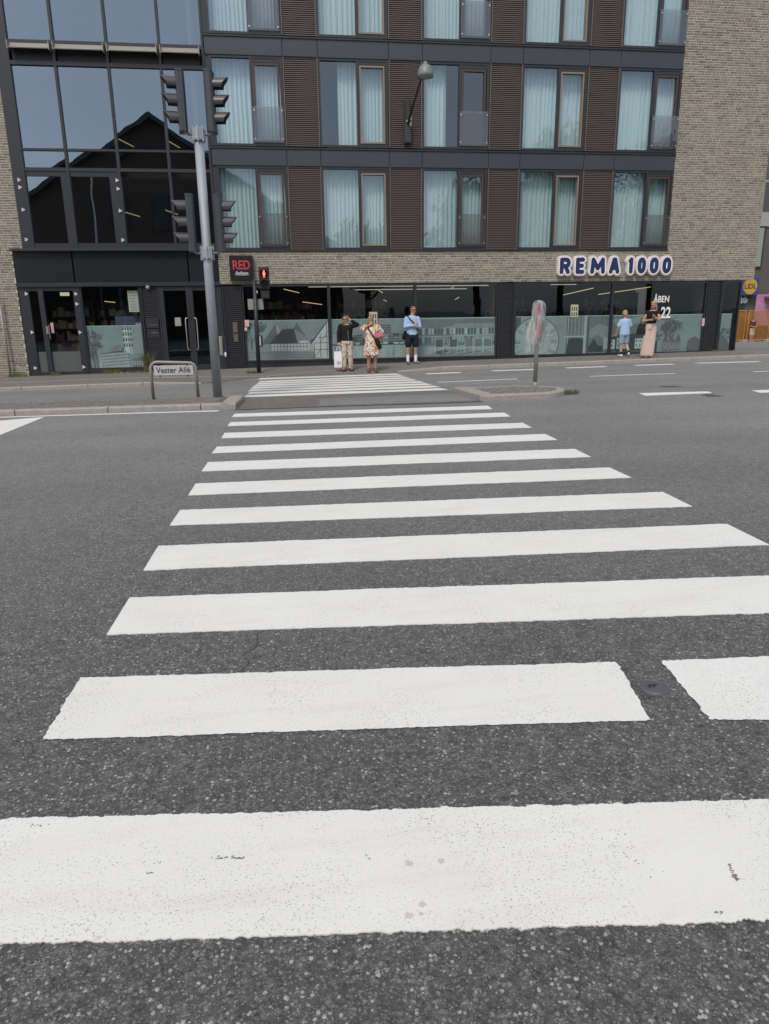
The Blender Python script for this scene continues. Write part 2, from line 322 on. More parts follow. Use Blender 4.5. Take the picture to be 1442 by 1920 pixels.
a, b_ = gnd(0, 1537), gnd(1442, 1500); c, d_ = gnd(0, 1773), gnd(1442, 1727)
s0 = stripe('crossing_stripe', line_to(c, d_, -1.12), line_to(c, d_, 3.1), line_to(a, b_, 3.1), line_to(a, b_, -1.12), .0045, .006)
tl, tr, bl, br = gnd(150,1272), gnd(1155,1242), gnd(80,1388), gnd(1222,1352)
stripe('crossing_stripe', bl, br, tr, tl, .0045, .012, rough_end=True)
tl2, bl2 = gnd(1240,1240), gnd(1330,1350); tr2, br2 = gnd(1442,1232), gnd(1442,1350)
stripe('crossing_stripe', bl2, line_to(bl2, br2, 3.15), line_to(tl2, tr2, 3.15), tl2, .0045, .012, rough_end=True)
a, b_ = gnd(243,1121), gnd(1442,1080); c, d_ = gnd(200,1191), gnd(1442,1150)
stripe('crossing_stripe', c, line_to(c, d_, 3.18), line_to(a, b_, 3.18), a, .0045, .01)
for TL, TR, BL, BR in ST[2:]:
    BR = BR or (1442, 1022); stripe('crossing_stripe', gnd(*BL), gnd(*BR), gnd(*TR), gnd(*TL), .005, .014)
S2 = [((486.6,710.4),(747,701.6)),((485.8,715.9),(755,704.9)),((482.9,719.6),(765,708.4)),((477,723.4),(776.6,712.2)),((472.5,727.4),(790.7,716.2)),((468,732),(803,720.2)),((467,736.9),(818.7,724.6)),((460,742.9),(832.3,729.6))]
for L, R in S2:
    L, R = gnd(*L), gnd(*R); h = .225
    stripe('crossing_stripe', (L.x-.03, L.y-h), (R.x+.04, R.y-h), (R.x-.02, R.y+h), (L.x+.02, L.y+h), .008, .05)
for L, R, h in (((800,701),(863.7,698.4),.15), ((922.4,695.3),(1002.6,692.6),.15), ((1061.8,690),(1134.8,687.3),.15), ((1191.7,685.2),(1263,682.8),.15), ((1307,681),(1422,678),.15),
                ((820,716.7),(969,710.5),.05), ((1106.3,705.6),(1265.3,700.2),.05), ((1412.7,697),(1475,694.6),.05)):
    L, R = gnd(*L), gnd(*R); stripe('lane_dash', (L.x, L.y-h), (R.x, R.y-h), (R.x, R.y+h), (L.x, L.y+h), .006, .06)
stripe('lane_dash', gnd(1210.5,742), gnd(1336,737), gnd(1327,734.2), gnd(1198,737.5), .007, .03)
stripe('lane_dash', gnd(1425,736.5), gnd(1545,732), gnd(1535,729), gnd(1410,732.2), .007, .03)
# edge line beside the refuge and the slanted give-way block
P, Q = gnd(0,782.5), gnd(410,770.5)
stripe('edge_line', line_to(P, Q, -12)-Vector((0,.05,0)), Q-Vector((0,.05,0)), Q+Vector((0,.05,0)), line_to(P, Q, -12)+Vector((0,.05,0)), .006, .05)
stripe('stop_block', (-7.6, 9.75), gnd(0,816), gnd(83,782.3), (-6.1, 12.3), .006, .04)
# worn asphalt between the two crossings with its tar seam
b = MB(); pp = [gnd(*p) for p in ((447,767),(902,752.5),(858,734),(836,731.5),(460,746))]
b.slab([(p.x, p.y) for p in pp], lambda x, y: G(x, y)-.02, lambda x, y: G(x, y)+.003); b.build('asphalt_patch', MAT['old_asphalt'], road)
sm = MB(); n = 90; lo = []; up = []; P, Q = gnd(440,768.5), gnd(905,753.5); ns = smoothnoise(n, 5)*.02
MAT['tar'] = pm('tar_seam', (.018, .017, .016), .6)
for i in range(n):
    p = P.lerp(Q, i/(n-1)); wd = .022+.012*abs(ns[i])/.02; lo.append((p.x, p.y+ns[i]-wd)); up.append((p.x, p.y+ns[i]+wd))
strip(sm, lo, up, .006); sm.build('tar_seam', MAT['tar'], road)
MAT['repair'] = asphalt('repair_asphalt', (.03, .03, .031), (.085, .085, .086), (.4, .38, .34), .85)
# small dark tar repairs further right
for x, y, w_ in ((1255,725,.4), (1335,742,.3)):
    p = gnd(x, y); b = MB(); k = 14; w2 = [1+.35*random.uniform(-1, 1) for i in range(k)]
    b.slab([(p.x+w_*w2[i]*.5*math.cos(2*math.pi*i/k), p.y+.2*w2[i]*math.sin(2*math.pi*i/k)) for i in range(k)], lambda x, y: G(x, y)-.01, lambda x, y: G(x, y)+.004); b.build('tar_repair', MAT['repair'], road)
for k_, (pa, pb) in enumerate((((465,1262),(490,1180)), ((300,850),(0,905)), ((1180,790),(1442,812)))):
    P, Q = gnd(*pa), gnd(*pb); n = int((Q-P).length/.03)+3; ns = smoothnoise(n, 4)*.018+smoothnoise(n, 1)*.006; dv = (Q-P).normalized(); nv = Vector((-dv.y, dv.x, 0)); b = MB(); v = []
    for i in range(n):
        p = P.lerp(Q, i/(n-1))+nv*ns[i]; wd = .0010+.0012*random.random()
        for q in (p-nv*wd, p+nv*wd): v.append((q.x, q.y, G(q.x, q.y)+.0025))
    b.add(v, [(2*i, 2*i+1, 2*i+3, 2*i+2) for i in range(n-1)]); b.build('road_crack', MAT['tar'], road)
# scuffs and gum on the nearest stripe
MAT['scuff'] = pm('rubber_scuff', (.17, .165, .155), .8, 0, .6, 60); MAT['gum'] = pm('gum_stain', (.50, .48, .445), .8, 0, .12, 30)
def blot(x, y, rx, ry, ang, mt, name):
    p = gnd(x, y); b = MB(); k = 18; ca, sa = math.cos(ang), math.sin(ang)
    pts = []
    for i in range(k):
        r_ = 1+.35*random.uniform(-1, 1); u_, v_ = rx*r_*math.cos(2*math.pi*i/k), ry*r_*math.sin(2*math.pi*i/k); pts.append((p.x+u_*ca-v_*sa, p.y+u_*sa+v_*ca))
    b.slab(pts, lambda x, y: G(x, y)+.003, lambda x, y: G(x, y)+.0052); b.build(name, mt, s0)
def scuff(x0_, y0, x1_, y1, n, r_, spread):
    for i in range(n):
        t_ = random.random(); blot(x0_+(x1_-x0_)*t_+random.gauss(0, spread), y0+(y1-y0)*t_+random.gauss(0, spread*.6), r_*random.uniform(.4, 1.3), r_*random.uniform(.3, .7), random.uniform(-.4, .4), MAT['scuff'], 'scuff_mark')
scuff(398, 1611, 457, 1610, 14, .005, 2); scuff(1367, 1622, 1374, 1642, 9, .004, 1.5); scuff(1374, 1642, 1386, 1656, 9, .005, 2); scuff(277, 1640, 290, 1639, 5, .003, 2); scuff(684, 1604, 694, 1614, 6, .0025, 1); scuff(1338, 1713, 1358, 1714, 6, .004, 2); scuff(785, 1538, 812, 1537, 8, .002, 1); scuff(180, 1623, 300, 1620, 12, .002, 3); scuff(1150, 1560, 1240, 1660, 26, .0022, 14); scuff(900, 1540, 1000, 1640, 22, .002, 20); scuff(60, 1550, 90, 1549, 8, .003, 2)
for x, y, r_ in ((767,1621,.012), (827,1616,.010), (792,1698,.010), (767,1719,.011), (790,1716,.007)): blot(x, y, r_, r_, 0, MAT['gum'], 'gum_stain')

# pavement in front of the hotel, with kerb stones
def YK(X):                                     # kerb line
    if X < -2.2: return 19.9+.02*(X+2.2)*.5
    if X < 3.2: return 19.9+(21.55-19.9)*sstep((X+2.2)/1.6)
    return 21.55
def HK(X):                                     # kerb upstand
    if X < -1.9: return .095-.075*sstep((X+4.0)/2.1)
    return .02+.085*sstep((X-3.0)/1.6)
def PV(X, Y):
    k = YK(X); zk = G(X, k)+HK(X); zf = -.036+.0136*X
    return zk+(zf-zk)*min(max((Y-k)/(D-k), 0), 1.4)
xs = [-60, -30]+[-16+.5*i for i in range(0, 78)]+[24, 30]
v = []; f = []
for i, x in enumerate(xs):
    k = YK(x)
    for t in (0, .33, .66, 1.0): y = k+(24.2-k)*t; v.append((x, y, PV(x, y)))
for i in range(len(xs)-1):
    for j in range(3): q = i*4+j; f.append((q, q+4, q+5, q+1))
b = MB(); b.add(v, f)
b.add([(x, YK(x), z) for x in xs for z in (G(x, YK(x))-.05, PV(x, YK(x)))], [(2*i, 2*i+2, 2*i+3, 2*i+1) for i in range(len(xs)-1)])
pavement = b.build('pavement', MAT['foot_asphalt']); tag(pavement, kind='structure')
def kerb_stone(p0, p1, h0, h1, zf, parent, w=.15, inward=None, name='kerb_stone'):
    """granite kerb stone from p0 to p1 (front line), body on the inward side"""
    p0 = Vector((p0[0], p0[1], 0)); p1 = Vector((p1[0], p1[1], 0)); d = (p1-p0).normalized(); n = inward or Vector((-d.y, d.x, 0)); g = .008; e = .018
    p0 = p0+d*g; p1 = p1-d*g; vs_ = []
    for p, h in ((p0, h0), (p1, h1)):
        z0 = zf(p.x, p.y)
        vs_ += [p+Vector((0, 0, z0-.06)), p+Vector((0, 0, z0+h-e)), p+n*e+Vector((0, 0, z0+h+.004)), p+n*w+Vector((0, 0, z0+h+.004)), p+n*w+Vector((0, 0, z0-.06))]
    b = MB(); b.add(vs_, [(i, i+5, (i+1)%5+5, (i+1)%5) for i in range(5)]+[(4, 3, 2, 1, 0), (5, 6, 7, 8, 9)])
    return b.build(name, MAT['granite'], parent, fix=True)
UP = Vector((0, 1, 0))
x = 3.35
while x < 30:
    L = 1.35+random.uniform(-.25, .25); kerb_stone((x, YK(x)-.02), (x+L, YK(x+L)-.02), HK(x), HK(x+L), G, pavement, .15, UP); x += L
x = -14.0
while x < -2.3:
    L = min(1.5+random.uniform(-.2, .2), -2.2-x); kerb_stone((x, YK(x)-.02), (x+L, YK(x+L)-.02), HK(x), HK(x+L), G, pavement, .12, UP); x += L
# pale drainage line of setts along the pavement
b = MB(); x = -12.0
while x < 1.9:
    y = 21.38+(.9*sstep((x+1.6)/3.2) if x > -1.6 else 0); L = random.uniform(.1, .2)
    b.box(x, x+L-.012, y-.05, y+.05, PV(x, y)-.03, PV(x, y)+.004+random.uniform(0, .004)); x += L
o = b.build('sett_channel', MAT['granite'], pavement); tag(o, kind='stuff')

# refuge islands
def setts(parent, inside, xr, yr, top, rot, name='setts'):
    b = MB(); L, Wd = .2, .105; ca, sa = math.cos(rot), math.sin(rot)
    for i in range(-80, 81):
        for j in range(-80, 81):
            u_, v_ = (i+.5*(j % 2))*L, j*Wd; x = (xr[0]+xr[1])/2+u_*ca-v_*sa; y = (yr[0]+yr[1])/2+u_*sa+v_*ca
            if not (xr[0] < x < xr[1] and yr[0] < y < yr[1]) or not inside(x, y): continue
            hl, hw = L/2-.012, Wd/2-.011; z = top(x, y)+random.uniform(-.004, .006); e = .014
            cs = [(-1,-1),(1,-1),(1,1),(-1,1)]; v = []
            for q, (sx, sy) in enumerate(cs): a_, c_ = sx*hl+random.uniform(-.006, .006), sy*hw+random.uniform(-.004, .004); v.append((x+a_*ca-c_*sa, y+a_*sa+c_*ca, z-.04))
            for (sx, sy) in cs: a_, c_ = sx*(hl-e), sy*(hw-e); v.append((x+a_*ca-c_*sa, y+a_*sa+c_*ca, z))
            b.add(v, [(4,5,6,7),(0,1,5,4),(1,2,6,5),(2,3,7,6),(3,0,4,7)])
    o = b.build(name, MAT['sett'], parent); tag(o, kind='stuff'); return o
HI = .10
def front(x): return 13.0-.1165*(x+.87)
def back(x): return 14.62-.135*(x+.83)
b = MB(); b.slab([(-16, front(-16)+.02), (-.9, front(-.9)+.02), (-.86, back(-.86)-.02), (-16, back(-16)-.02)], lambda x, y: G(x, y)-.1, lambda x, y: G(x, y)+HI-.025)
isl = b.build('traffic_island', pm('sett_joint', (.10, .09, .075), .95, 0, .3, 8)); tag(isl, kind='structure')
def Gi(x, y): return G(x, y)
x = -.87; k = 0
while x > -15:
    L = 1.62 if k else .62; k += 1; n_ = Vector((.116, .993, 0)); kerb_stone((x-L, front(x-L)), (x, front(x)), HI, HI, Gi, isl, .16, n_); x -= L
x = -.98
while x > -15:
    L = 1.5; kerb_stone((x-L, back(x-L)), (x, back(x)), HI-.02, HI-.02, Gi, isl, .1, Vector((-.13, -.99, 0))); x -= L
kerb_stone((-.87, front(-.87)+.02), (-.80, back(-.8)), HI, HI, Gi, isl, .26, Vector((-1, 0, 0)))
setts(isl, lambda x, y: front(x)+.2 < y < back(x)-.12 and x < -1.2, (-11, -1.1), (12.5, 16.6), lambda x, y: G(x, y)+HI-.004, .68)
# right-hand refuge nose
base = [(3.46, 12.63), (4.15, 12.56)]
arc = []
for i in range(0, 15):
    t = -math.pi/2+math.pi*i/14; arc.append((4.55+.72*math.cos(t), 13.38+.83*math.sin(t)))
outline = [(3.46, 12.62)]+arc+[(4.0, 14.26), (3.36, 14.32)]
b = MB(); b.slab([(3.5+(x-3.5)*.985+.02, 13.4+(y-13.4)*.97) for x, y in outline], lambda x, y: G(x, y)-.1, lambda x, y: G(x, y)+HI-.03)
isr = b.build('traffic_island', MAT['sett']); tag(isr, kind='structure')
def inpoly(x, y, poly, m=0):
    c = False; n = len(poly)
    for i in range(n):
        x0, y0 = poly[i]; x1, y1 = poly[i-1]
        if (y0 > y) != (y1 > y) and x < (x1-x0)*(y-y0)/(y1-y0)+x0: c = not c
    return c
def stones(pts, wd=.15, grp=3):
    """kerb ring: each stone spans grp outline segments"""
    cx = sum(p[0] for p in pts)/len(pts); cy = sum(p[1] for p in pts)/len(pts)
    return cx, cy
segs = [([outline[0]]+outline[1:3], 1), (outline[2:6], 1), (outline[5:9], 1), (outline[8:12], 1), (outline[11:16], 1), (outline[15:], 1)]
for sg, _ in segs:
    b = MB(); vs_ = []; n = len(sg); e = .018
    for (x, y) in sg:
        d2 = Vector((4.3-x, 13.42-y)).normalized()
        if x < 4.3: d2 = Vector((0, 1 if y < 13.4 else -1))
        z = G(x, y)
        vs_ += [(x, y, z-.06), (x, y, z+HI-e), (x+d2.x*e, y+d2.y*e, z+HI+.004), (x+d2.x*.15, y+d2.y*.15, z+HI+.004), (x+d2.x*.15, y+d2.y*.15, z-.06)]
    fs = [(i*5+j, i*5+(j+1)%5, (i+1)*5+(j+1)%5, (i+1)*5+j) for i in range(n-1) for j in range(5)]+[(0,1,2,3,4), tuple((n-1)*5+j for j in (4,3,2,1,0))]
    b.add(vs_, fs); b.build('kerb_stone', MAT['granite'], isr, fix=True)
kerb_stone((3.36, 14.30), (3.46, 12.63), HI+.012, HI+.012, Gi, isr, .27, Vector((1, .05, 0)))
shr = [(4.3+(x-4.3)*.82, 13.42+(y-13.42)*.80) for x, y in outline]
setts(isr, lambda x, y: inpoly(x, y, shr) and x > 3.74, (3.4, 5.4), (12.5, 14.4), lambda x, y: G(x, y)+HI-.006, .35)

# ------------------------------------------------------------------ the hotel with the shop on its ground floor
B = empty('hotel_building', (4, D, 0), 'grey brick hotel with dark window bands over a glazed supermarket ground floor', 'building')
BF = 23.44                                      # front of the brickwork
X0, PX, PWID, Z0, FH, PH = -1.606, 3.059, 1.053, 3.527, 2.866, 2.21
CWL, CWR = -7.35, -1.80                         # glazed bay
SHOPB, SHOPT = .18, 2.48
brick_me = MB().bbox(-.114, .114, 0, .05, -.0248, .0248, .004).mesh('brick'); brick_me.materials.append(MAT['brick'])
def brickwork(name, rects, single_rows=None, y=BF):
    """rects: list of (x0,x1,z0,z1); mortar bed plus stretcher bond bricks"""
    m = MB()
    for x0, x1, z0, z1 in rects: m.box(x0, x1, y+.006, y+.30, z0, z1)
    wall = m.build(name, MAT['mortar'], B); st = MB(); count = 0
    for x0, x1, z0, z1 in rects:
        rows = int(round((z1-z0)/.0667))
        dz = (z1-z0)/rows
        for r in range(rows):
            zc = z0+(r+.5)*dz; x = x0+(0 if r % 2 else -.12)-(.06 if r % 4 > 1 else 0)
            while x < x1-.02:
                L = .24 if random.random() > .22 else .12
                a_, b_ = max(x+.006, x0), min(x+L-.007, x1); x += L
                if b_-a_ < .04: continue
                jy = random.uniform(-.003, .003)
                if single_rows and r < single_rows and z0 < 2.6 and b_-a_ > .2 and count < 298 and x1 > 0:
                    link('brick', brick_me, None, wall, ((a_+b_)/2, y+jy, zc)).scale = ((b_-a_)/.228, 1, 1); count += 1
                else: st.bbox(a_, b_, y+jy, y+.05, zc-.0248, zc+.0248, .004)
    o = st.build('bricks', MAT['brick'], wall); tag(o, kind='stuff')
    return wall
TOPZ = 12.6
brickwork('brick_wall', [(CWR, 15.78, 2.48, 3.43), (12.60, 15.78, 3.43, TOPZ)], 4)
brickwork('brick_wall', [(-10.4, CWL, 3.5, TOPZ), (-10.4, -7.66, -.25, 3.5)])
MAT['sidebrick'] = MAT['mortar']
b = MB(); b.box(15.6, 15.775, BF+.31, 40, 2.48, TOPZ); b.build('side_wall', MAT['brick'], B)
b = MB(); b.box(-10.4, 15.775, 31.9, 32.2, -.5, TOPZ); b.box(-10.4, -10.2, BF+.31, 31.9, -.5, TOPZ); b.build('rear_wall', MAT['intwall'], B)
b = MB(); b.box(-10.4, 15.775, BF+.31, 32.2, TOPZ, TOPZ+.2); b.build('roof', MAT['band'], B)
# inner floors and party walls
for z in (Z0-.16, Z0+FH-.16, Z0+2*FH-.16, Z0+3*FH-.16):
    b = MB(); b.box(CWR, 15.6, 23.62, 31.9, z-.28, z); b.build('floor_slab', MAT['intwall'], B)
b = MB()
for c in range(6): b.box(X0+PX*c-.62, X0+PX*c-.5, 23.62, 31.9, Z0-.1, TOPZ-.1)
b.box(X0-1, 15.6, 27.5, 27.6, Z0-.1, TOPZ-.1); b.build('partition_wall', MAT['intwall'], B)
# spandrel bands, one sheet per bay
for k in (1, 2, 3):
    z1, z0 = Z0+FH*k-.10, Z0+FH*k-.62
    cuts = [CWR+.02]
    for c in range(5): cuts += [X0+PX*c+2.0, X0+PX*(c+1)-.06]
    cuts = [x for x in cuts if x < 12.55]+[12.595]
    for x0_, x1_ in zip(cuts[:-1], cuts[1:]):
        b = MB(); b.bbox(x0_+.006, x1_-.006, 23.43, 23.56, z0+.03, z1-.045, .004); b.build('spandrel_panel', MAT['band'], B)
    b = MB(); b.box(CWR, 12.6, 23.40, 23.56, z1-.04, z1); b.box(CWR, 12.6, 23.46, 23.56, z0, z0+.028); b.build('band_trim', MAT['anth'], B)
b = MB(); b.box(CWR, 12.6, 23.40, 23.6, Z0-.105, Z0-.066); b.build('band_trim', MAT['anth'], B)
# brown louvre panels between the windows
slat_me = MB()
slat_me.add([(-.46,0,-.013),(.46,0,-.013),(.46,-.032,-.015),(-.46,-.032,-.015),(-.46,0,.013),(.46,0,.013),(.46,-.032,.008),(-.46,-.032,.008)], [(0,1,2,3)[::-1],(4,5,6,7),(0,1,5,4)[::-1],(2,3,7,6)[::-1],(0,3,7,4),(1,2,6,5)[::-1]])
slat_me = slat_me.mesh('slat', None, fix=True); slat_me.materials.append(MAT['slat'])
SP = .0515
for k in range(3):
    for c in range(4):
        x0_, x1_ = X0+PX*c+2.0, X0+PX*(c+1)-.065; zb, zt = Z0+FH*k-.06, Z0+FH*k+PH+.06
        b = MB(); b.box(x0_, x1_, 23.50, 23.58, zb, zt)
        pan = b.build('louvre_panel', MAT['slatback'], B)
        b = MB(); b.box(x0_, x0_+.028, 23.43, 23.5, zb, zt); b.box(x1_-.028, x1_, 23.43, 23.5, zb, zt); b.build('edge_trim', MAT['slat'], pan)
        n = int((zt-zb)/SP); st = MB(); xc = (x0_+x1_)/2; w_ = (x1_-x0_-.06)/.92
        for i in range(n):
            zc = zb+(i+.5)*(zt-zb)/n
            if k == 0 or (k == 1 and c in (1, 2)): link('slat', slat_me, None, pan, (xc, 23.498, zc)).scale = (w_, 1, 1)
            else: st.add([(xc+v.co.x*w_, 23.498+v.co.y, zc+v.co.z) for v in slat_me.vertices], [tuple(p.vertices) for p in slat_me.polygons])
        if st.v: o = st.build('slats', MAT['slat'], pan); tag(o, kind='stuff')
# hotel windows
bolt_me = MB().cyl((0, 0, 0), (0, -.03, 0), .022, .022, 10).mesh('bolt'); bolt_me.materials.append(MAT['steel'])
def curtain(x0_, x1_, z0, z1, y, ph, wl=.115):
    n = int((x1_-x0_)/.0125); v = []; rows = 5
    for j in range(rows):
        t = j/(rows-1)
        for i in range(n+1):
            x = x0_+(x1_-x0_)*i/n; s_ = x/wl*2*math.pi+ph+1.7*math.sin(x*3.1+ph)+.06*math.sin(t*3+x*5)
            v.append((x, y+.045*math.sin(s_)*(.75+.25*t)+.012*math.sin(2.3*s_), z0+(z1-z0)*(1-t)))
    f = [(j*(n+1)+i, j*(n+1)+i+1, (j+1)*(n+1)+i+1, (j+1)*(n+1)+i) for j in range(rows-1) for i in range(n)]
    b = MB(); b.add(v, f); return b.build('curtain', MAT['curtain'], None, True)
for k in range(3):
    for c in range(5):
        x, z = X0+PX*c, Z0+FH*k; guard = c % 2 == 0
        b = MB(); y0, y1 = 23.455, 23.57; L_, R_, T_, S_ = x-.06, x+1.985, z+PH+.075, z-.065
        b.box(L_, x, y0, y1, S_, T_); b.box(x+1.90, R_, y0, y1, S_, T_); b.box(x, x+1.90, y0, y1, z+PH, T_); b.box(x, x+1.90, y0, y1, S_, z)
        b.box(x+PWID, x+1.135, y0+.004, y1, z, z+PH); b.box(x+1.135, x+1.90, y0+.012, y1, z+PH-.10, z+PH); b.box(x+1.135, x+1.90, y0+.012, y1, z, z+.045)
        if c == 0: b.box(CWR+.0, L_, y0+.02, y1, S_, T_)
        if c == 4: b.box(R_, 12.6, y0+.01, y1, S_, T_)
        w = b.build('window', MAT['anth'], B)
        cx0, cx1, cz0, cz1 = x+1.14, x+1.88, z+.05, z+PH-.105; yy = 23.452 if not guard else 23.475; t_ = .042 if not guard else .06
        b = MB(); b.box(cx0, cx0+t_, yy, 23.56, cz0, cz1); b.box(cx1-t_, cx1, yy, 23.56, cz0, cz1); b.box(cx0+t_, cx1-t_, yy, 23.56, cz1-t_, cz1); b.box(cx0+t_, cx1-t_, yy, 23.56, cz0, cz0+t_)
        b.build('casement', MAT['redbrown' if guard else 'tan'], w)
        b = MB(); tl_ = random.uniform(-.004, .004); b.add([(x, 23.52+tl_, z), (x+PWID, 23.52, z), (x+PWID, 23.52+tl_, z+PH), (x, 23.52, z+PH)], [(0,1,2,3)]); b.build('pane', MAT['glass'], w)
        b = MB(); tl_ = random.uniform(-.004, .004); b.add([(cx0+t_, 23.535+tl_, cz0+t_), (cx1-t_, 23.535, cz0+t_), (cx1-t_, 23.535+tl_, cz1-t_), (cx0+t_, 23.535, cz1-t_)], [(0,1,2,3)]); b.build('pane', MAT['glass'], w)
        if guard:
            b = MB(); b.box(x+1.075, x+1.955, 23.405, 23.417, z+.03, z+.97); b.build('glass_guard', MAT['guard'], w)
            for bx, bz in ((x+1.115, z+.12), (x+1.915, z+.12), (x+1.115, z+.87), (x+1.915, z+.87)):
                link('bolt', bolt_me, None, w, (bx, 23.42, bz))
        a_, e_ = x-.25, x+2.05
        if (k, c) == (1, 1): a_ = x+.52
        if (k, c) == (1, 2): e_ = x+.74
        where = ('beside the glazed bay', 'one column left of the street lamp', 'just right of the street lamp', 'over the letters REMA', 'next to the brick end wall')[c]
        tag(curtain(a_, e_, z-.02, z+PH+.16, 23.80+.02*random.random(), random.uniform(0, 6), .11+.03*random.random()),
            ('half drawn' if (k, c) in ((1, 1), (1, 2)) else 'fully drawn')+' pale curtain in the %s window row, %s' % (('lowest', 'middle', 'top')[k], where), 'curtain', 'curtains behind the hotel windows')
# ---- glazed bay on the left
MX = [-5.84, -4.43, -3.01]
YG = 23.52
b = MB()
for x in [CWL+.17]+MX+[CWR-.03]:
    w_ = .035 if x in MX else .17 if x < -7 else .03
    b.box(x-w_, x+w_, 23.44, 23.60, 3.5, TOPZ-.02)
for z, h in ((5.64, .045), (6.155, .03), (8.32, .05), (8.83, .05), (11.2, .05)):
    b.box(CWL, CWR, 23.45, 23.59, z-h, z+h)
b.box(CWL, CWR, 23.46, 23.6, 3.5, 3.66)
b.box(-6.06, -5.88, 23.47, 23.6, 3.66, 5.6); b.box(-4.72, -4.46, 23.47, 23.6, 3.66, 5.6); b.box(CWL+.34, -4.46, 23.475, 23.6, 5.46, 5.60); 
cw = b.build('curtain_wall', MAT['anth'], B)
xe = [CWL+.34]+MX+[CWR-.06]
for z0_, z1_ in ((3.66, 5.46), (5.685, 6.125), (6.185, 8.27), (8.88, 11.15), (11.25, TOPZ-.05)):
    for i in range(4):
        b = MB(); t_ = random.uniform(-.006, .006); u_ = random.uniform(-.006, .006)
        b.add([(xe[i], YG+t_, z0_), (xe[i+1], YG+u_, z0_), (xe[i+1], YG-t_, z1_), (xe[i], YG-u_, z1_)], [(0,1,2,3)]); b.build('pane', MAT['cwglass'], cw)
# open vent flaps with pale undersides over a dark slot
for i in range(4):
    x0_, x1_ = xe[i]+.06, xe[i+1]-.06
    b = MB(); b.add([(x0_, 23.45, 8.77), (x1_, 23.45, 8.77), (x1_, 23.22, 8.60), (x0_, 23.22, 8.60), (x0_, 23.46, 8.80), (x1_, 23.46, 8.80), (x1_, 23.21, 8.62), (x0_, 23.21, 8.62)], [(0,1,2,3),(7,6,5,4),(3,2,6,7),(0,3,7,4),(1,5,6,2)])
    b.build('vent_flap', MAT['galvdull'], cw)
    for s_ in (x0_-.02, x1_): b = MB(); b.box(s_, s_+.02, 23.2, 23.45, 8.58, 8.79); b.build('flap_arm', MAT['galvdull'], cw)
    b = MB(); b.box(x0_, x1_, 23.56, 23.6, 8.37, 8.78); b.build('vent_back', MAT['black'], cw)
# rooms behind the glazed bay
b = MB()
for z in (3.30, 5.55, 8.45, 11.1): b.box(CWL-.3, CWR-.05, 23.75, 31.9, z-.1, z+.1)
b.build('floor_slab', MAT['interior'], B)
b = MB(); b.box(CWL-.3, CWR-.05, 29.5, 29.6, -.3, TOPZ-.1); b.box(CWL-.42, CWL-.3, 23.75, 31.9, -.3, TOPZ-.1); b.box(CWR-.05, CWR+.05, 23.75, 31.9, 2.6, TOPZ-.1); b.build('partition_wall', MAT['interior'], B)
for x, y, Y in ((237,268,25.2), (325,270,25.0), (249,402,25.2), (322,398,26.0), (232,136,25.4), (40,455,25)):
    p = atY(x, y, Y); b = MB(); b.cyl(p+Vector((-.12, -.5, 0)), p+Vector((.12, .5, 0)), .016, .016, 8)
    tag(b.build('ceiling_lamp', MAT['lamp']), 'thin warm tube lamp glowing inside the glazed hotel bay', 'lamp', 'tube lamps inside the glazed bay')
# three-lobed white stickers
st_me = MB()
for q in range(3):
    a_ = math.pi/2+q*2*math.pi/3+.5; st_me.cyl((.034*math.cos(a_), 0, .034*math.sin(a_)), (.034*math.cos(a_), -.003-.0008*q, .034*math.sin(a_)), .03, .03, 10)
st_me.v = [(x*.82, y, z*.82) for x, y, z in st_me.v]; st_me = st_me.mesh('sticker'); st_me.materials.append(pm('sticker_white', (.52, .53, .54), .5))
for x, y in ((35,337),(37,351),(43,393),(49,449),(219,338),(221,354),(225,395),(230,450)):
    p = atY(x, y, 23.44); link('sticker', st_me, None, cw, (p.x, 23.438, p.z))

# ---- ground floor left: ledge, fascia glass, door, picture window, double door
MAT['fascia'] = pm('dark_enamelled_panel', (.017, .021, .025), .18, 0, .1, 1.5, 0, 40, .6)
b = MB(); b.bbox(-7.66, CWR+.02, 23.28, 23.6, 3.43, 3.50, .006); b.build('ledge', MAT['anth'], B)
for x0_, x1_ in ((-7.64, -6.03), (-5.99, -2.72), (-2.68, CWR)):
    b = MB(); b.box(x0_, x1_, 23.44, 23.6, 2.56, 3.425); b.build('fascia_panel', MAT['fascia'], B)
b = MB(); b.bbox(-7.66, CWR, 23.40, 23.6, 2.44, 2.555, .006); b.build('door_head', MAT['anth'], B)
def gbase(X): return -.036+.0136*X-.03
def pane(name, x0_, x1_, z0, z1, y, mt, parent, dx=0):
    t_ = random.uniform(-.003, .003); b = MB(); b.add([(x0_, y+t_, z0), (x1_, y, z0), (x1_, y+t_, z1), (x0_, y, z1)], [(0,1,2,3)]); return b.build(name, mt, parent)
b = MB(); zb = -.02
b.box(-7.64, -7.36, 23.46, 23.6, gbase(-7.6)-.1, 2.44); b.box(-7.10, -6.96, 23.45, 23.6, gbase(-7)-.1, 2.44); b.box(-6.11, -5.92, 23.45, 23.6, gbase(-6)-.1, 2.44)
b.box(-7.36, -7.10, 23.47, 23.6, gbase(-7.3)-.1, -.03); b.box(-6.96, -6.11, 23.47, 23.6, gbase(-6.5)-.1, -.03); b.box(-7.36, -7.10, 23.47, 23.6, 2.33, 2.44); b.box(-6.96, -6.11, 23.47, 23.6, 2.33, 2.44)
door = b.build('shop_door', MAT['anth'], B)
MAT['greyfilm'] = pm('grey_door_film', (.085, .095, .098), .4, 0, .08, 2)
pane('pane', -7.36, -7.10, .57, 2.33, 23.53, MAT['shopglass'], door); pane('pane', -6.96, -6.11, .57, 2.33, 23.53, MAT['shopglass'], door)
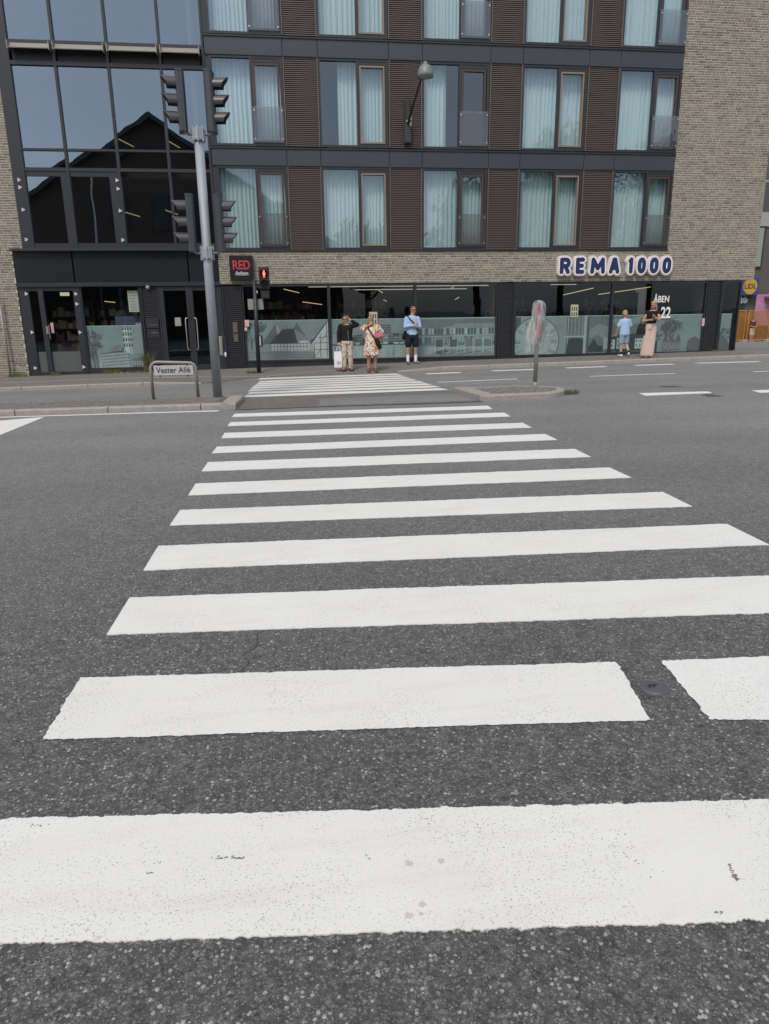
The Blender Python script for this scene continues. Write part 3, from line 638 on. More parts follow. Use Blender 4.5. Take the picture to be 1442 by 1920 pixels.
b = MB(); b.box(-7.36, -7.10, 23.525, 23.55, -.03, .57); b.box(-6.96, -6.11, 23.525, 23.55, -.03, .57); b.build('kick_panel', MAT['greyfilm'], door)
b = MB(); b.tube([(-6.90, 23.45, 1.35), (-6.90, 23.40, 1.35), (-6.90, 23.40, .95), (-6.90, 23.45, .95)], .012, 8); b.box(-7.0, -6.94, 23.435, 23.45, 1.1, 1.32); b.build('handle', MAT['steel'], door)
b = MB(); b.box(-6.88, -6.80, 23.515, 23.527, 1.12, 1.42, 0); b.build('notice_sticker', pm('red_white_sticker', (.55, .32, .3), .6, 0, .4, 30), door)
b = MB(); b.box(-6.52, -6.26, 23.60, 23.63, 2.19, 2.29); b.build('exit_light', emissive('exit_light', (.75, .75, .45), .45), door)
for x, y in ((49,551),(60,623),(66,690),(142,551),(144,570),(150,623),(157,688)):
    p = atY(x, y, 23.46); link('sticker', st_me, None, door, (p.x, 23.446, p.z))
# picture window
def shop_window(x0_, x1_, zb_=SHOPB, zt=2.40, parent=B, mull=.045, y=23.50):
    b = MB(); b.box(x0_, x0_+mull, y-.03, y+.12, zb_-.04, zt+.06); b.box(x1_-mull, x1_, y-.03, y+.12, zb_-.04, zt+.06); b.box(x0_+mull, x1_-mull, y-.03, y+.12, zb_-.05, zb_); b.box(x0_+mull, x1_-mull, y-.03, y+.12, zt, zt+.06)
    w = b.build('shop_window', MAT['anth'], parent); pane('pane', x0_+mull, x1_-mull, zb_, zt, y+.03, MAT['shopglass'], w); return w
w_pic = shop_window(-5.92, -4.20, .06, 2.44)
b = MB(); b.box(-5.92, -4.20, 23.47, 23.6, -.3, .01); b.build('plinth', MAT['anth'], B)
def louvre(x0_, x1_, z0, z1, single, hole=None):
    b = MB(); b.box(x0_, x1_, 23.52, 23.6, z0, z1); pan = b.build('louvre_panel', MAT['black'], B)
    b = MB(); b.box(x0_, x0_+.04, 23.45, 23.52, z0, z1); b.box(x1_-.04, x1_, 23.45, 23.52, z0, z1); b.build('edge_trim', MAT['anth'], pan)
    n = int((z1-z0)/.058); st = MB(); xc = (x0_+x1_)/2; w_ = (x1_-x0_-.08)/.92
    for i in range(n):
        zc = z0+(i+.5)*(z1-z0)/n
        if hole and hole[0] < zc < hole[1]: continue
        if single: o = link('slat', dslat_me, None, pan, (xc, 23.518, zc)); o.scale = (w_, 1, 1.05)
        else: st.add([(xc+v.co.x*w_, 23.518+v.co.y, zc+v.co.z*1.05) for v in slat_me.vertices], [tuple(p.vertices) for p in slat_me.polygons])
    if not single: o = st.build('slats', MAT['dslat'], pan); tag(o, kind='stuff')
    return pan
dslat_me = slat_me.copy(); dslat_me.materials.clear(); dslat_me.materials.append(MAT['dslat'])
lv = louvre(-4.18, -3.64, gbase(-4), 2.43, False, (.92, 1.5))
b = MB(); b.box(-4.1, -3.72, 23.47, 23.52, 1.22, 1.5); b.box(-4.1, -3.72, 23.472, 23.52, .93, 1.19); b.build('letterbox', MAT['anth'], lv)
b = MB(); b.box(-4.02, -3.76, 23.462, 23.47, 1.30, 1.315); b.box(-3.98, -3.76, 23.464, 23.472, 1.075, 1.09); b.build('slot_trim', MAT['steel'], lv)
b = MB(); b.ell((-3.93, 23.40, 2.40), .065, 14, 8); b.cyl((-3.93, 23.40, 2.44), (-3.93, 23.5, 2.46), .03); b.build('camera_dome', MAT['galvdull'], lv, True)
# double hotel door
b = MB(); zb = gbase(-3)
b.box(-3.63, -3.50, 23.45, 23.6, zb-.1, 2.44); b.box(-2.84, -2.64, 23.45, 23.6, zb-.1, 2.44); b.box(-1.96, CWR+.02, 23.45, 23.6, zb-.1, 2.44); b.box(-3.50, -2.84, 23.47, 23.6, zb-.1, .10); b.box(-2.64, -1.96, 23.47, 23.6, zb-.1, .10); b.box(-3.50, -2.84, 23.47, 23.6, 2.31, 2.44); b.box(-2.64, -1.96, 23.47, 23.6, 2.31, 2.44)
b.box(-2.748, -2.732, 23.445, 23.45, .0, 2.31)
dd = b.build('hotel_door', MAT['anth'], B)
pane('pane', -3.50, -2.84, .10, 2.31, 23.53, MAT['shopglass'], dd); pane('pane', -2.64, -1.96, .10, 2.31, 23.53, MAT['shopglass'], dd)
for s_ in (-1, 1):
    xh = -2.74+s_*.165; b = MB(); b.tube([(xh-s_*.1, 23.46, 1.50), (xh-s_*.06, 23.40, 1.50), (xh-s_*.02, 23.385, 1.495), (xh, 23.38, 1.46), (xh, 23.38, .60), (xh-s_*.02, 23.385, .56), (xh-s_*.06, 23.40, .55), (xh-s_*.1, 23.46, .55)], .017, 10); b.build('handle', MAT['steel'], dd, True)
b = MB(); b.box(-3.24, -3.06, 23.515, 23.527, 1.27, 1.52); b.build('notice_sticker', pm('pale_notice', (.28, .26, .25), .6, 0, .8, 26), dd)
# shop front
lv2 = louvre(-1.76, -1.18, gbase(-1.4), 2.43, False)
b = MB(); b.box(-1.50, -1.36, 23.455, 23.5, .77, 1.36); b.build('intercom', pm('bronze_plate', (.15, .135, .11), .4, .4, .1, 8), lv2)
b = MB(); b.box(-1.485, -1.375, 23.449, 23.456, 1.0, 1.06); b.build('intercom_button', MAT['black'], lv2)
wins = [shop_window(a_, c_) for a_, c_ in ((-1.16, 1.50), (1.50, 4.24), (4.24, 6.94), (7.52, 10.85), (10.85, 14.17), (14.73, 15.40))]
lv3 = louvre(6.96, 7.50, gbase(7.2)-.02, 2.45, False); lv4 = louvre(14.19, 14.71, gbase(14.4)-.02, 2.45, False)
b = MB(); b.box(-1.17, 6.95, 23.495, 23.7, -.3, .13); b.box(7.51, 14.18, 23.495, 23.7, -.3, .13); b.box(14.72, 15.42, 23.495, 23.7, -.3, .13); b.build('plinth', MAT['anth'], B)
b = MB(); b.box(CWR+.03, 15.42, 23.49, 23.75, 2.462, 2.479); b.box(15.36, 15.41, 23.63, 30, .13, 2.46); b.build('soffit', MAT['black'], B)
pane('pane', 15.385, 15.39, .2, 2.4, 23.6, MAT['shopglass'], B)
# shop interior
b = MB(); b.box(-1.7, 15.35, 23.66, 31.8, .02, .10); b.box(-7.6, -1.7, 23.66, 29.5, -.12, -.05); b.build('shop_floor', pm('shop_floor_tile', (.08, .075, .07), .5), B)
b = MB(); b.box(-1.7, 15.35, 23.66, 31.8, 2.85, 2.95); b.box(-7.6, -1.7, 23.66, 29.5, 2.85, 2.95); b.build('shop_ceiling', MAT['interior'], B)
b = MB(); b.box(-1.7, 15.35, 31.0, 31.1, .1, 2.85); b.box(-1.75, -1.68, 23.75, 31, .1, 2.85); b.box(-.9, 1.35, 27.4, 27.5, .1, 2.6); b.box(6.9, 7.5, 23.66, 24.4, .1, 2.85); b.box(14.19, 14.71, 23.66, 24.4, .1, 2.85); b.build('shop_wall', pm('shop_wall_brown', (.075, .045, .035), .9), B)
def rail(p0, p1, m, label, grp, r_=.013):
    b = MB(); b.cyl(p0, p1, r_, r_, 8); tag(b.build('light_rail', m), label, 'lamp', grp)
for p0, p1 in (((.9, 24.1, 2.40), (6.8, 24.1, 2.40)), ((2.6, 26.2, 2.36), (6.6, 26.2, 2.36)), ((10.0, 27.0, 2.5), (11.0, 27.0, 2.5))):
    rail(p0, p1, MAT['lampw'], 'long pale light rail running parallel to the shop windows', 'long rails in the shop')
for x, y, x2, y2, Y in ((532,542,561,549,25), (567,566,604,571,26), (709,544,718,549,25.5), (719,562,725,565,27), (845,541,851,537,25.5), (853,562,861,557,26.5), (1056,553,1113,540,25), (1122,552,1220,538,25.5), (196,565,216,567,25.5)):
    a_, c_ = atY(x, y, Y), atY(x2, y2, Y); rail(a_, c_, MAT['lamp'], 'short bright ceiling tube seen at a slant inside the shop', 'slanted tubes in the shop', .010)
GOODS = [pm('goods_%d' % i, c, .6, 0, .5, 12) for i, c in enumerate(((.32, .12, .06), (.38, .3, .17), (.12, .1, .1), (.45, .42, .36), (.25, .07, .09), (.14, .16, .2)))]
def shelf(x0_, x1_, y, z0, lv_, label):
    t = empty('store_shelf', ((x0_+x1_)/2, y, z0), label, 'shelf', 'shelves behind the shop glass')
    b = MB(); b.box(x0_, x1_, y+.42, y+.45, z0, z0+2.1)
    for s_ in (x0_, x1_-.03): b.box(s_, s_+.03, y, y+.42, z0, z0+2.1)
    b.build('frame', MAT['black'], t); g = MB()
    for i in range(lv_):
        z = z0+.12+i*(1.9/lv_); b = MB(); b.box(x0_+.03, x1_-.03, y, y+.42, z-.03, z); b.build('board', MAT['interior'], t)
        x = x0_+.05
        while x < x1_-.12:
            w_ = random.uniform(.06, .17); h = random.uniform(.14, 1.9/lv_-.08)
            if random.random() < .9: g.box(x, x+w_-.01, y+.03, y+.3, z+.001, z+h, random.randrange(6))
            x += w_
    o = g.build('goods', GOODS, t); tag(o, kind='stuff')
shelf(-7.3, -6.0, 25.2, -.05, 5, 'store shelf of goods straight behind the glass shop door'); shelf(-5.9, -4.6, 25.4, -.05, 5, 'store shelf of goods above the tower picture'); shelf(-.9, 1.2, 26.6, .1, 5, 'store shelf of goods above the half-timbered house picture')
shelf(2.0, 3.9, 27.2, .1, 5, 'store shelf of goods behind the waiting couple'); shelf(7.8, 9.6, 28.2, .1, 5, 'store shelf of goods behind the clock picture'); shelf(11.6, 13.8, 27.6, .1, 5, 'store shelf of goods behind the opening hours')
b = MB(); b.box(-5.05, -4.25, 23.78, 23.9, 1.3, 1.58); tag(b.build('notice_board', pm('blue_board', (.045, .06, .11), .6)), 'dark blue board standing behind the tower picture', 'board')
for x, y, w_, h_, lab in ((250,565,.30,.62,'pale printed sheet hung high beside the tower picture'), (260,611,.16,.18,'small pale label beside the tower picture')):
    p = atY(x, y, 23.56); t = empty('paper_notice', (p.x, 23.56, p.z), lab, 'notice'); b = MB(); b.box(p.x-w_/2, p.x+w_/2, 23.557, 23.562, p.z-h_/2, p.z+h_/2); b.build('sheet', pm('notice_paper', (.42, .44, .38), .8, 0, .2, 12), t)
    b = MB()
    for i in range(7): zz = p.z+h_*(.4-.8*i/6); b.box(p.x-w_*.35, p.x+w_*(.1+.25*random.random()), 23.554, 23.556, zz-.008, zz+.008)
    b.build('print', MAT['ink2'], t)
for x, y, lab in ((700,597,'tan sheet with six dark figures behind the floral dress woman'), (1077,583,'tan sheet with six dark figures above the clock picture')):
    p = atY(x, y, 23.52); t = empty('paper_notice', (p.x, 23.52, p.z), lab, 'notice'); b = MB(); b.box(p.x-.13, p.x+.13, 23.516, 23.521, p.z-.2, p.z+.2); b.build('sheet', pm('tan_paper', (.44, .43, .31), .8, 0, .1, 12), t)
    b = MB()
    for i in range(3):
        for j in range(2): xx, zz = p.x-.075+.075*i, p.z-.1+.17*j; b.prism([(xx-.022, zz-.06), (xx+.022, zz-.06), (xx+.012, zz+.02), (xx+.022, zz+.06), (xx-.018, zz+.065), (xx-.026, zz+.01)], 23.513, 23.515)
    b.build('print', MAT['ink0'], t)

# ---- printed film along the shop windows: flat prints of town views
class Film:
    def __init__(s, win, x0_, x1_, z0, z1):
        s.win = win; s.x0, s.x1, s.z0, s.z1 = x0_+.05, x1_-.05, z0, z1; s.layer = 0; s.b = MB(); s.y = 23.538
        b = MB(); b.box(s.x0, s.x1, 23.541, 23.545, z0, z1); b.build('film', MAT['film'], win)
        b = MB(); b.box(s.x0, s.x1, 23.5385, 23.5405, z1-.018, z1); b.build('film_edge', MAT['ink5'], win)
    def P(s, pts, tone):
        """polygon in 0..1 panel coordinates"""
        s.layer += 1; y = s.y-.00004*s.layer
        q = [(s.x0+(s.x1-s.x0)*min(max(u, 0), 1), s.z0+(s.z1-s.z0-.02)*min(max(v, 0), 1)) for u, v in pts]
        ar = sum(q[i-1][0]*q[i][1]-q[i][0]*q[i-1][1] for i in range(len(q)))
        if ar < 0: q = q[::-1]
        s.b.add([(x, y, z) for x, z in q], [tuple(range(len(q)))], tone)
    def R(s, u0, u1, v0, v1, t): s.P([(u0, v0), (u1, v0), (u1, v1), (u0, v1)], t)
    def L(s, u0, v0, u1, v1, w, t):
        a_ = (s.x1-s.x0)/(s.z1-s.z0); dx, dz = (u1-u0)*a_, v1-v0; l_ = math.hypot(dx, dz) or 1; nx, nz = -dz/l_*w/2, dx/l_*w/2
        s.P([(u0+nx/a_, v0+nz), (u1+nx/a_, v1+nz), (u1-nx/a_, v1-nz), (u0-nx/a_, v0-nz)], t)
    def E(s, u, v, r_, t, n=28, k=1.0):
        a_ = (s.x1-s.x0)/(s.z1-s.z0); s.P([(u+r_/a_*math.cos(2*math.pi*i/n), v+r_*k*math.sin(2*math.pi*i/n)) for i in range(n)], t)
    def tree(s, u, v, h, t, seed, spread=.6):
        rr = random.Random(seed)
        def br(u0, v0, ang, l_, w, d):
            a_ = (s.x1-s.x0)/(s.z1-s.z0); u1, v1 = u0+l_*math.sin(ang)/a_, v0+l_*math.cos(ang); s.L(u0, v0, u1, v1, w, t)
            if d: 
                for q in range(3 if d > 1 else 2): br(u0+(u1-u0)*rr.uniform(.5, 1), v0+(v1-v0)*rr.uniform(.5, 1), ang+rr.uniform(-spread, spread)*1.3, l_*rr.uniform(.5, .78), w*.55, d-1)
            else:
                for q in range(3): s.E(u1+rr.uniform(-.06, .06)/a_, v1+rr.uniform(-.06, .06), rr.uniform(.008, .024), t, 5)
        br(u, v, 0, h*.4, .028, 4)
    def end(s): s.b.build('print', [MAT['ink%d' % i] for i in range(6)], s.win)
# 1: timbered houses under steep roofs, tarmac in front
f = Film(wins[0], -1.16, 1.50, SHOPB, 1.40)
f.tree(.06, .2, .9, 1, 3); f.R(0, 1, 0, .26, 2); f.P([(0, .26), (1, .2), (1, .26)], 3)
for i in range(9): f.L(0, .03+.025*i, 1, .02+.022*i, .006, 1 if i % 2 else 3)
f.P([(.18, .42), (.36, .92), (.40, .58), (.30, .42)], 1); f.P([(.36, .92), (.46, .62), (.38, .55)], 3); f.P([(.4, .62), (.5, .86), (.58, .55)], 2); f.P([(.52, .6), (.62, .95), (.72, .6)], 1)
f.P([(.27, .42), (.44, .78), (.60, .80), (.66, .42)], 0); f.P([(.58, .8), (.75, .55), (.72, .4), (.62, .4)], 2)
f.R(.29, .64, .24, .42, 4); f.R(.64, .76, .24, .48, 4)
for i in range(12): u = .29+.04*i; f.L(u, .24, u, .43, .012, 0)
f.L(.29, .34, .76, .34, .012, 0); f.L(.29, .42, .76, .42, .014, 0)
f.R(.76, .84, .26, .44, 3); f.P([(.75, .44), (.8, .54), (.86, .44)], 1)
f.P([(.80, .42), (1, .98), (1, .02), (.82, .05)], 4); f.L(.78, .40, 1, .98, .035, 0); f.L(.82, .42, .82, .05, .02, 0); f.L(.9, .66, .9, .05, .016, 0); f.L(.82, .42, 1, .42, .016, 0); f.L(.82, .25, 1, .25, .016, 0); f.L(.87, .55, 1, .58, .014, 0); f.L(.82, .05, .9, .25, .014, 0); f.L(.9, .42, 1, .72, .014, 0); f.L(.98, .05, .98, .9, .016, 0); f.end()
# 2: harbour blocks mirrored in water
f = Film(wins[1], 1.50, 4.24, SHOPB, 1.40); rr = random.Random(5)
f.R(0, 1, 0, .34, 4); f.R(0, 1, .33, .37, 1)
for i in range(16):
    u = i/16; h = rr.uniform(.1, .34); f.R(u, u+.07, .37, .37+h, rr.choice((1, 2, 3)))
    for j in range(4): f.R(u+.004, u+.064, .39+j*.065, .405+j*.065, rr.choice((0, 4, 5)))
f.R(.60, .72, .6, .86, 1); [f.R(.61+.028*i, .63+.028*i, .62+.06*j, .65+.06*j, 3) for i in range(4) for j in range(4)]
for i in range(22): u = rr.random(); f.R(u, u+.012, .02, rr.uniform(.15, .32), rr.choice((2, 3, 5)))
for i in range(14): u = rr.random(); f.R(u, u+.05, .36, .40, rr.choice((0, 5)))
f.end()
# 3: riverside facades, railings and cafe chairs
f = Film(wins[2], 4.24, 6.94, SHOPB, 1.40); rr = random.Random(8)
f.P([(0, .98), (1, .98), (1, .80), (.6, .85), (.2, .72), (0, .8)], 2)
f.R(0, 1, .30, .72, 2); f.R(.48, 1, .4, .86, 3)
for i in range(26): u = i/26; f.R(u, u+.024, .58, .74, rr.choice((1, 4, 5, 1))); f.R(u, u+.02, .36, .52, rr.choice((1, 3, 4)))
f.L(0, .52, 1, .56, .012, 5); f.R(0, 1, 0, .26, 4); f.P([(.1, .0), (.35, .2), (.95, .12), (1, 0)], 3)
f.L(.3, .02, .7, .2, .015, 1); f.L(.5, .02, .95, .18, .015, 1); f.P([(.22, .12), (.35, .18), (.42, .14), (.3, .05)], 1)
for u in (.24, .42, .62, .74, .86):
    f.R(u, u+.10, .24, .44, 1 if u < .5 else 2); f.L(u, .08, u, .46, .012, 5); f.L(u+.10, .08, u+.10, .46, .012, 5); f.L(u, .24, u+.11, .24, .012, 5); f.L(u+.03, .03, u+.03, .24, .008, 0); f.L(u+.12, .03, u+.12, .22, .008, 0)
for i in range(24): u = i/24; f.L(u, .02, u, .26, .006, 1)
f.end()
# 4: big clock dial, window frame and armchair
f = Film(wins[3], 7.52, 10.85, SHOPB, 1.40)
f.R(0, .06, .55, 1, 1); f.R(.46, .58, .7, 1, 3); f.R(.55, 1, 0, 1, 1); f.R(.58, .76, .28, .98, 2); f.R(.56, .57, 0, 1, 4); f.R(.735, .765, 0, 1, 4); f.R(.52, .75, .44, .48, 4)
for u in (.6, .64, .68, .72): f.L(u, .48, u, .98, .012, 4)
f.P([(.55, 0), (.57, .36), (.6, .42), (.70, .42), (.735, .36), (.735, 0)], 0)
cu, cv, R_ = .225, .34, .66
f.E(cu, cv, R_, 0, 60); f.E(cu, cv, R_-.02, 4, 60); f.E(cu, cv, R_*.62, 3, 50); f.E(cu, cv, R_*.60, 4, 50)
A_ = (f.x1-f.x0)/(f.z1-f.z0)
for h in range(12):
    t = h*math.pi/6
    for dq in ((-.05, .05) if h % 3 else (-.08, 0, .08)): f.L(cu+R_*.66/A_*math.sin(t+dq), cv+R_*.66*math.cos(t+dq), cu+R_*.93/A_*math.sin(t+dq*.8), cv+R_*.93*math.cos(t+dq*.8), .013, 0)
rr = random.Random(4)
for i in range(70): a_, q = rr.random()*6.28, rr.random()*.9; f.E(cu+R_*q/A_*math.cos(a_), cv+R_*q*math.sin(a_), rr.uniform(.01, .035), rr.choice((3, 4, 5, 3)), 7)
f.L(cu+.02, cv-.02, cu+.02, .06, .014, 0); f.L(cu, cv-.02, cu+.09, cv+.03, .02, 0); f.P([(cu+.005, .08), (cu+.035, .08), (cu+.02, .04)], 0)
f.R(.79, 1, 0, 1, 2); f.P([(.8, .65), (.9, .8), (1, .7), (1, .3), (.88, .5), (.8, .4)], 3); f.R(.79, .95, .03, .2, 0); f.P([(.8, .2), (.85, .4), (.9, .2)], 0); f.R(.955, 1, .1, .42, 4); f.end()
# 5: open sky, white town houses, bare tree and three gables
f = Film(wins[4], 10.85, 14.17, SHOPB, 1.40); rr = random.Random(9)
f.P([(0, .98), (.30, .98), (.5, .7), (.42, .42), (0, .5)], 2); f.P([(.1, .6), (.3, .8), (.5, .95), (.38, .98), (0, .9)], 3); f.R(0, .48, 0, .15, 1)
f.P([(0, .42), (.12, .52), (.2, .5), (.38, .55), (.46, .34), (.46, .05), (0, .05)], 0)
for u0, u1, v1 in ((.0, .05, .36), (.07, .2, .40), (.27, .36, .38)):
    f.R(u0, u1, .1, v1, 5)
    for i in range(3): f.R(u0+.012+.04*i, u0+.024+.04*i, .16, .22, 0) if u0+.024+.04*i < u1 else None; f.R(u0+.012+.04*i, u0+.024+.04*i, .28, .34, 0) if u0+.024+.04*i < u1 else None
f.R(.46, .52, 0, .3, 0); f.R(.52, 1, 0, .12, 3); f.tree(.66, .1, .95, 1, 21, .75); f.tree(.6, .1, .8, 1, 13, .7)
for u in (.61, .68, .75): f.R(u-.03, u+.03, .05, .26, 2); f.P([(u-.034, .26), (u, .46 if u < .72 else .5), (u+.034, .26)], 1); f.E(u, .2, .02, 0, 8)
f.P([(.85, .02), (.86, .28), (.90, .38), (.95, .40), (1, .30), (1, .02)], 1); f.end()
f = Film(wins[5], 14.73, 15.25, SHOPB, 1.40); f.tree(.5, .02, .75, 1, 33, .9); f.P([(0, 0), (0, .35), (.4, .42), (.8, .3), (1, .1), (1, 0)], 1); f.end()
# left: tower rising over a long block with rows of windows, bare tree
f = Film(w_pic, -5.92, -4.20, .06, 1.31); rr = random.Random(2)
f.P([(.16, 0), (.2, .30), (.72, .42), (.72, 0)], 4); f.R(.72, 1, 0, .22, 2); f.P([(.72, 0), (.72, .42), (.78, .2), (.78, 0)], 3)
for r_ in range(5):
    for i in range(13): u = .22+.04*i; v = .03+.075*r_+.0035*i; f.R(u, u+.017, v, v+.035, 0)
for i in range(5): f.R(.76+.045*i, .785+.045*i, .04, .15, 4)
f.P([(.66, .4), (.64, .98), (.82, .98), (.80, .30)], 5); f.P([(.74, .38), (.74, .98), (.82, .98), (.80, .30)], 4)
for j in range(4):
    v = .50+.135*j; f.R(.63, .83, v+.065, v+.085, 3)
    for i in range(4): u = .645+.045*i; f.R(u, u+.026, v, v+.06, 0)
f.tree(.13, 0, .95, 1, 41, .7); f.tree(.08, 0, .7, 1, 42, .8); f.tree(.5, .36, .2, 2, 44, .9); f.end()

# ------------------------------------------------------------------ lettering
def text(body, size, x, z, y, mt, parent, name, depth=.006, sx=1.0, bold=0.0, shear=0.0, align='CENTER', rotx=True):
    cu_ = bpy.data.curves.new('t', 'FONT'); cu_.body = body; cu_.size = size; cu_.align_x = align; cu_.extrude = depth/2; cu_.offset = bold; cu_.shear = shear; cu_.resolution_u = 4
    o = bpy.data.objects.new('t', cu_); COL.objects.link(o); dg = bpy.context.evaluated_depsgraph_get(); me = bpy.data.meshes.new_from_object(o.evaluated_get(dg))
    bpy.data.objects.remove(o); bpy.data.curves.remove(cu_); me.materials.clear(); w = wloc(parent) if parent else Vector((0, 0, 0))
    for v in me.vertices: v.co = Vector((x+v.co.x*sx, y-v.co.z, z+v.co.y))-w
    return link(name, me, mt, parent)
def contours(sdf, xs_, zs_, lev):
    """marching squares loops of sdf=lev"""
    nx, nz = len(xs_), len(zs_); S = sdf-lev; seg = {}
    def ip(i, j, k, l):
        a_, c_ = S[j, i], S[l, k]; t = a_/(a_-c_); return (xs_[i]+(xs_[k]-xs_[i])*t, zs_[j]+(zs_[l]-zs_[j])*t)
    pts = {}
    for j in range(nz-1):
        for i in range(nx-1):
            c = [S[j, i] < 0, S[j, i+1] < 0, S[j+1, i+1] < 0, S[j+1, i] < 0]
            if all(c) or not any(c): continue
            ed = [((i, j), (i+1, j)), ((i+1, j), (i+1, j+1)), ((i, j+1), (i+1, j+1)), ((i, j), (i, j+1))]
            ent = []
            for q in range(4):
                if c[q] and not c[(q+1) % 4]: ent.append((q, 'out'))
                if not c[q] and c[(q+1) % 4]: ent.append((q, 'in'))
            outs = [q for q, m in ent if m == 'out']; ins = [q for q, m in ent if m == 'in']
            for o_ in outs:
                n_ = min(ins, key=lambda q: (o_-q) % 4 if (o_-q) % 4 else 9)
                for q in (o_, n_): pts[ed[q]] = ip(*ed[q][0], *ed[q][1])
                seg[ed[n_]] = ed[o_]
    loops = []
    while seg:
        k0 = next(iter(seg)); k = k0; lp = []
        while k in seg: lp.append(pts[k]); k = seg.pop(k)
        if len(lp) > 4: loops.append(lp)
    return loops
def flat(loops, y0, depth, mt, parent, name):
    cu_ = bpy.data.curves.new('c', 'CURVE'); cu_.dimensions = '2D'; cu_.fill_mode = 'BOTH'; cu_.extrude = depth/2
    for lp in loops:
        sp = cu_.splines.new('POLY'); sp.points.add(len(lp)-1); sp.use_cyclic_u = True
        for p, (x, z) in zip(sp.points, lp): p.co = (x, z, 0, 1)
    o = bpy.data.objects.new('c', cu_); COL.objects.link(o); dg = bpy.context.evaluated_depsgraph_get(); me = bpy.data.meshes.new_from_object(o.evaluated_get(dg))
    bpy.data.objects.remove(o); bpy.data.curves.remove(cu_); me.materials.clear(); w = wloc(parent)
    for v in me.vertices: v.co = Vector((v.co.x, y0-v.co.z, v.co.y))-w
    return link(name, me, mt, parent)
def arcp(cx, cz, rx, rz, a0, a1, n=10): return [(cx+rx*math.cos(a0+(a1-a0)*i/n), cz+rz*math.sin(a0+(a1-a0)*i/n)) for i in range(n+1)]
PI = math.pi
GLY = {'R': [[(0, 0), (0, 1)], [(0, 1)]+arcp(.5, .74, .30, .26, PI/2, -PI/2)+[(0, .48)], [(.42, .48), (.74, 0)]],
       'E': [[(.72, 1), (0, 1), (0, 0), (.72, 0)], [(0, .5), (.62, .5)]],
       'M': [[(0, 0), (.06, 1), (.5, .28), (.94, 1), (1, 0)]],
       'A': [[(0, 0), (.42, 1), (.58, 1), (1, 0)], [(.2, .30), (.8, .30)]],
       '1': [[(0, .88), (.6, 1), (.6, 0)]], '0': [arcp(.5, .62, .5, .38, 0, PI)+arcp(.5, .38, .5, .38, PI, 2*PI)+[(1, .62)]]}
navy = pm('sign_navy', (.014, .028, .105), .35, 0, .08, 3); swhite = pm('sign_white', (.78, .77, .76), .4, 0, .04, 3); sred = pm('sign_red', (.50, .07, .06), .4, 0, .08, 3)
sgn = empty('shop_sign', (10.8, 23.44, 2.95), 'navy rounded letters REMA 1000 with white and red outlines on the brick fascia', 'sign')
def sx_(zx): return 8.82+(1000+zx/4.807-1040.4)*.01831
for ch, a_, c_ in (('R',215,325),('E',355,450),('M',485,615),('A',650,745),('1',820,870),('0',905,980),('0',1015,1095),('0',1130,1210)):
    r0 = .065; xa, xb = sx_(a_)+r0, sx_(c_)-r0; za, zb = 2.70+r0, 3.20-r0
    ss = [[(xa+(xb-xa)*u, za+(zb-za)*v) for u, v in s_] for s_ in GLY[ch]]
    gx = np.arange(xa-.3, xb+.3, .014); gz = np.arange(za-.3, zb+.3, .014); GX, GZ = np.meshgrid(gx, gz); S = np.full(GX.shape, 9.0)
    for s_ in ss:
        for (x0_, z0), (x1_, z1) in zip(s_[:-1], s_[1:]):
            dx, dz = x1_-x0_, z1-z0; t = np.clip(((GX-x0_)*dx+(GZ-z0)*dz)/(dx*dx+dz*dz+1e-9), 0, 1); S = np.minimum(S, np.hypot(GX-x0_-t*dx, GZ-z0-t*dz))
    S = S+1e-7
    body = flat(contours(S, gx, gz, r0+.062), 23.36, .15, swhite, sgn, 'letter_body')
    flat(contours(S, gx, gz, r0+.047), 23.283, .004, sred, body, 'red_outline'); flat(contours(S, gx, gz, r0+.037), 23.280, .004, swhite, body, 'white_outline'); flat(contours(S, gx, gz, r0), 23.276, .006, navy, body, 'letter_face')
rs = empty('hotel_sign', (-1.11, 23.42, 2.6), 'black square box sign reading RED in red letters on the brick corner', 'sign')
b = MB(); b.bbox(-1.47, -.77, 23.26, 23.45, 2.58, 3.29, .012); b.build('sign_box', pm('sign_black', (.014, .015, .018), .3, 0, .1, 3), rs)
text('RED', .36, -1.12, 2.90, 23.255, pm('sign_letter_red', (.42, .035, .055), .5, 0, .05), rs, 'lettering', .008, .80, .008)
text('Radisson', .125, -1.12, 2.75, 23.255, MAT['white'], rs, 'lettering', .006, .85, .0005, .35)
b = MB(); b.tube([(-1.33, 23.254, 2.74), (-1.2, 23.254, 2.725), (-1.0, 23.254, 2.728), (-.9, 23.254, 2.738)], .004, 6); b.build('underline', MAT['white'], rs)
text('ÅBEN', .285, 12.58, 1.80, 23.505, MAT['white'], wins[4], 'lettering', .003, .78, .006)
text('8-22', .50, 12.62, 1.29, 23.505, MAT['white'], wins[4], 'lettering', .003, .72, .012)
for x, y, w_, h_ in ((463,606,.13,.2), (461,617,.08,.1), (1319,604,.09,.25)):
    p = atY(x, y, 23.46); b = MB(); b.box(p.x-w_/2, p.x+w_/2, 23.462, 23.468, p.z-h_/2, p.z+h_/2); b.build('notice_sticker', pm('red_white_label', (.62, .38, .36), .6, 0, .45, 22), wins[0] if x < 500 else wins[4])

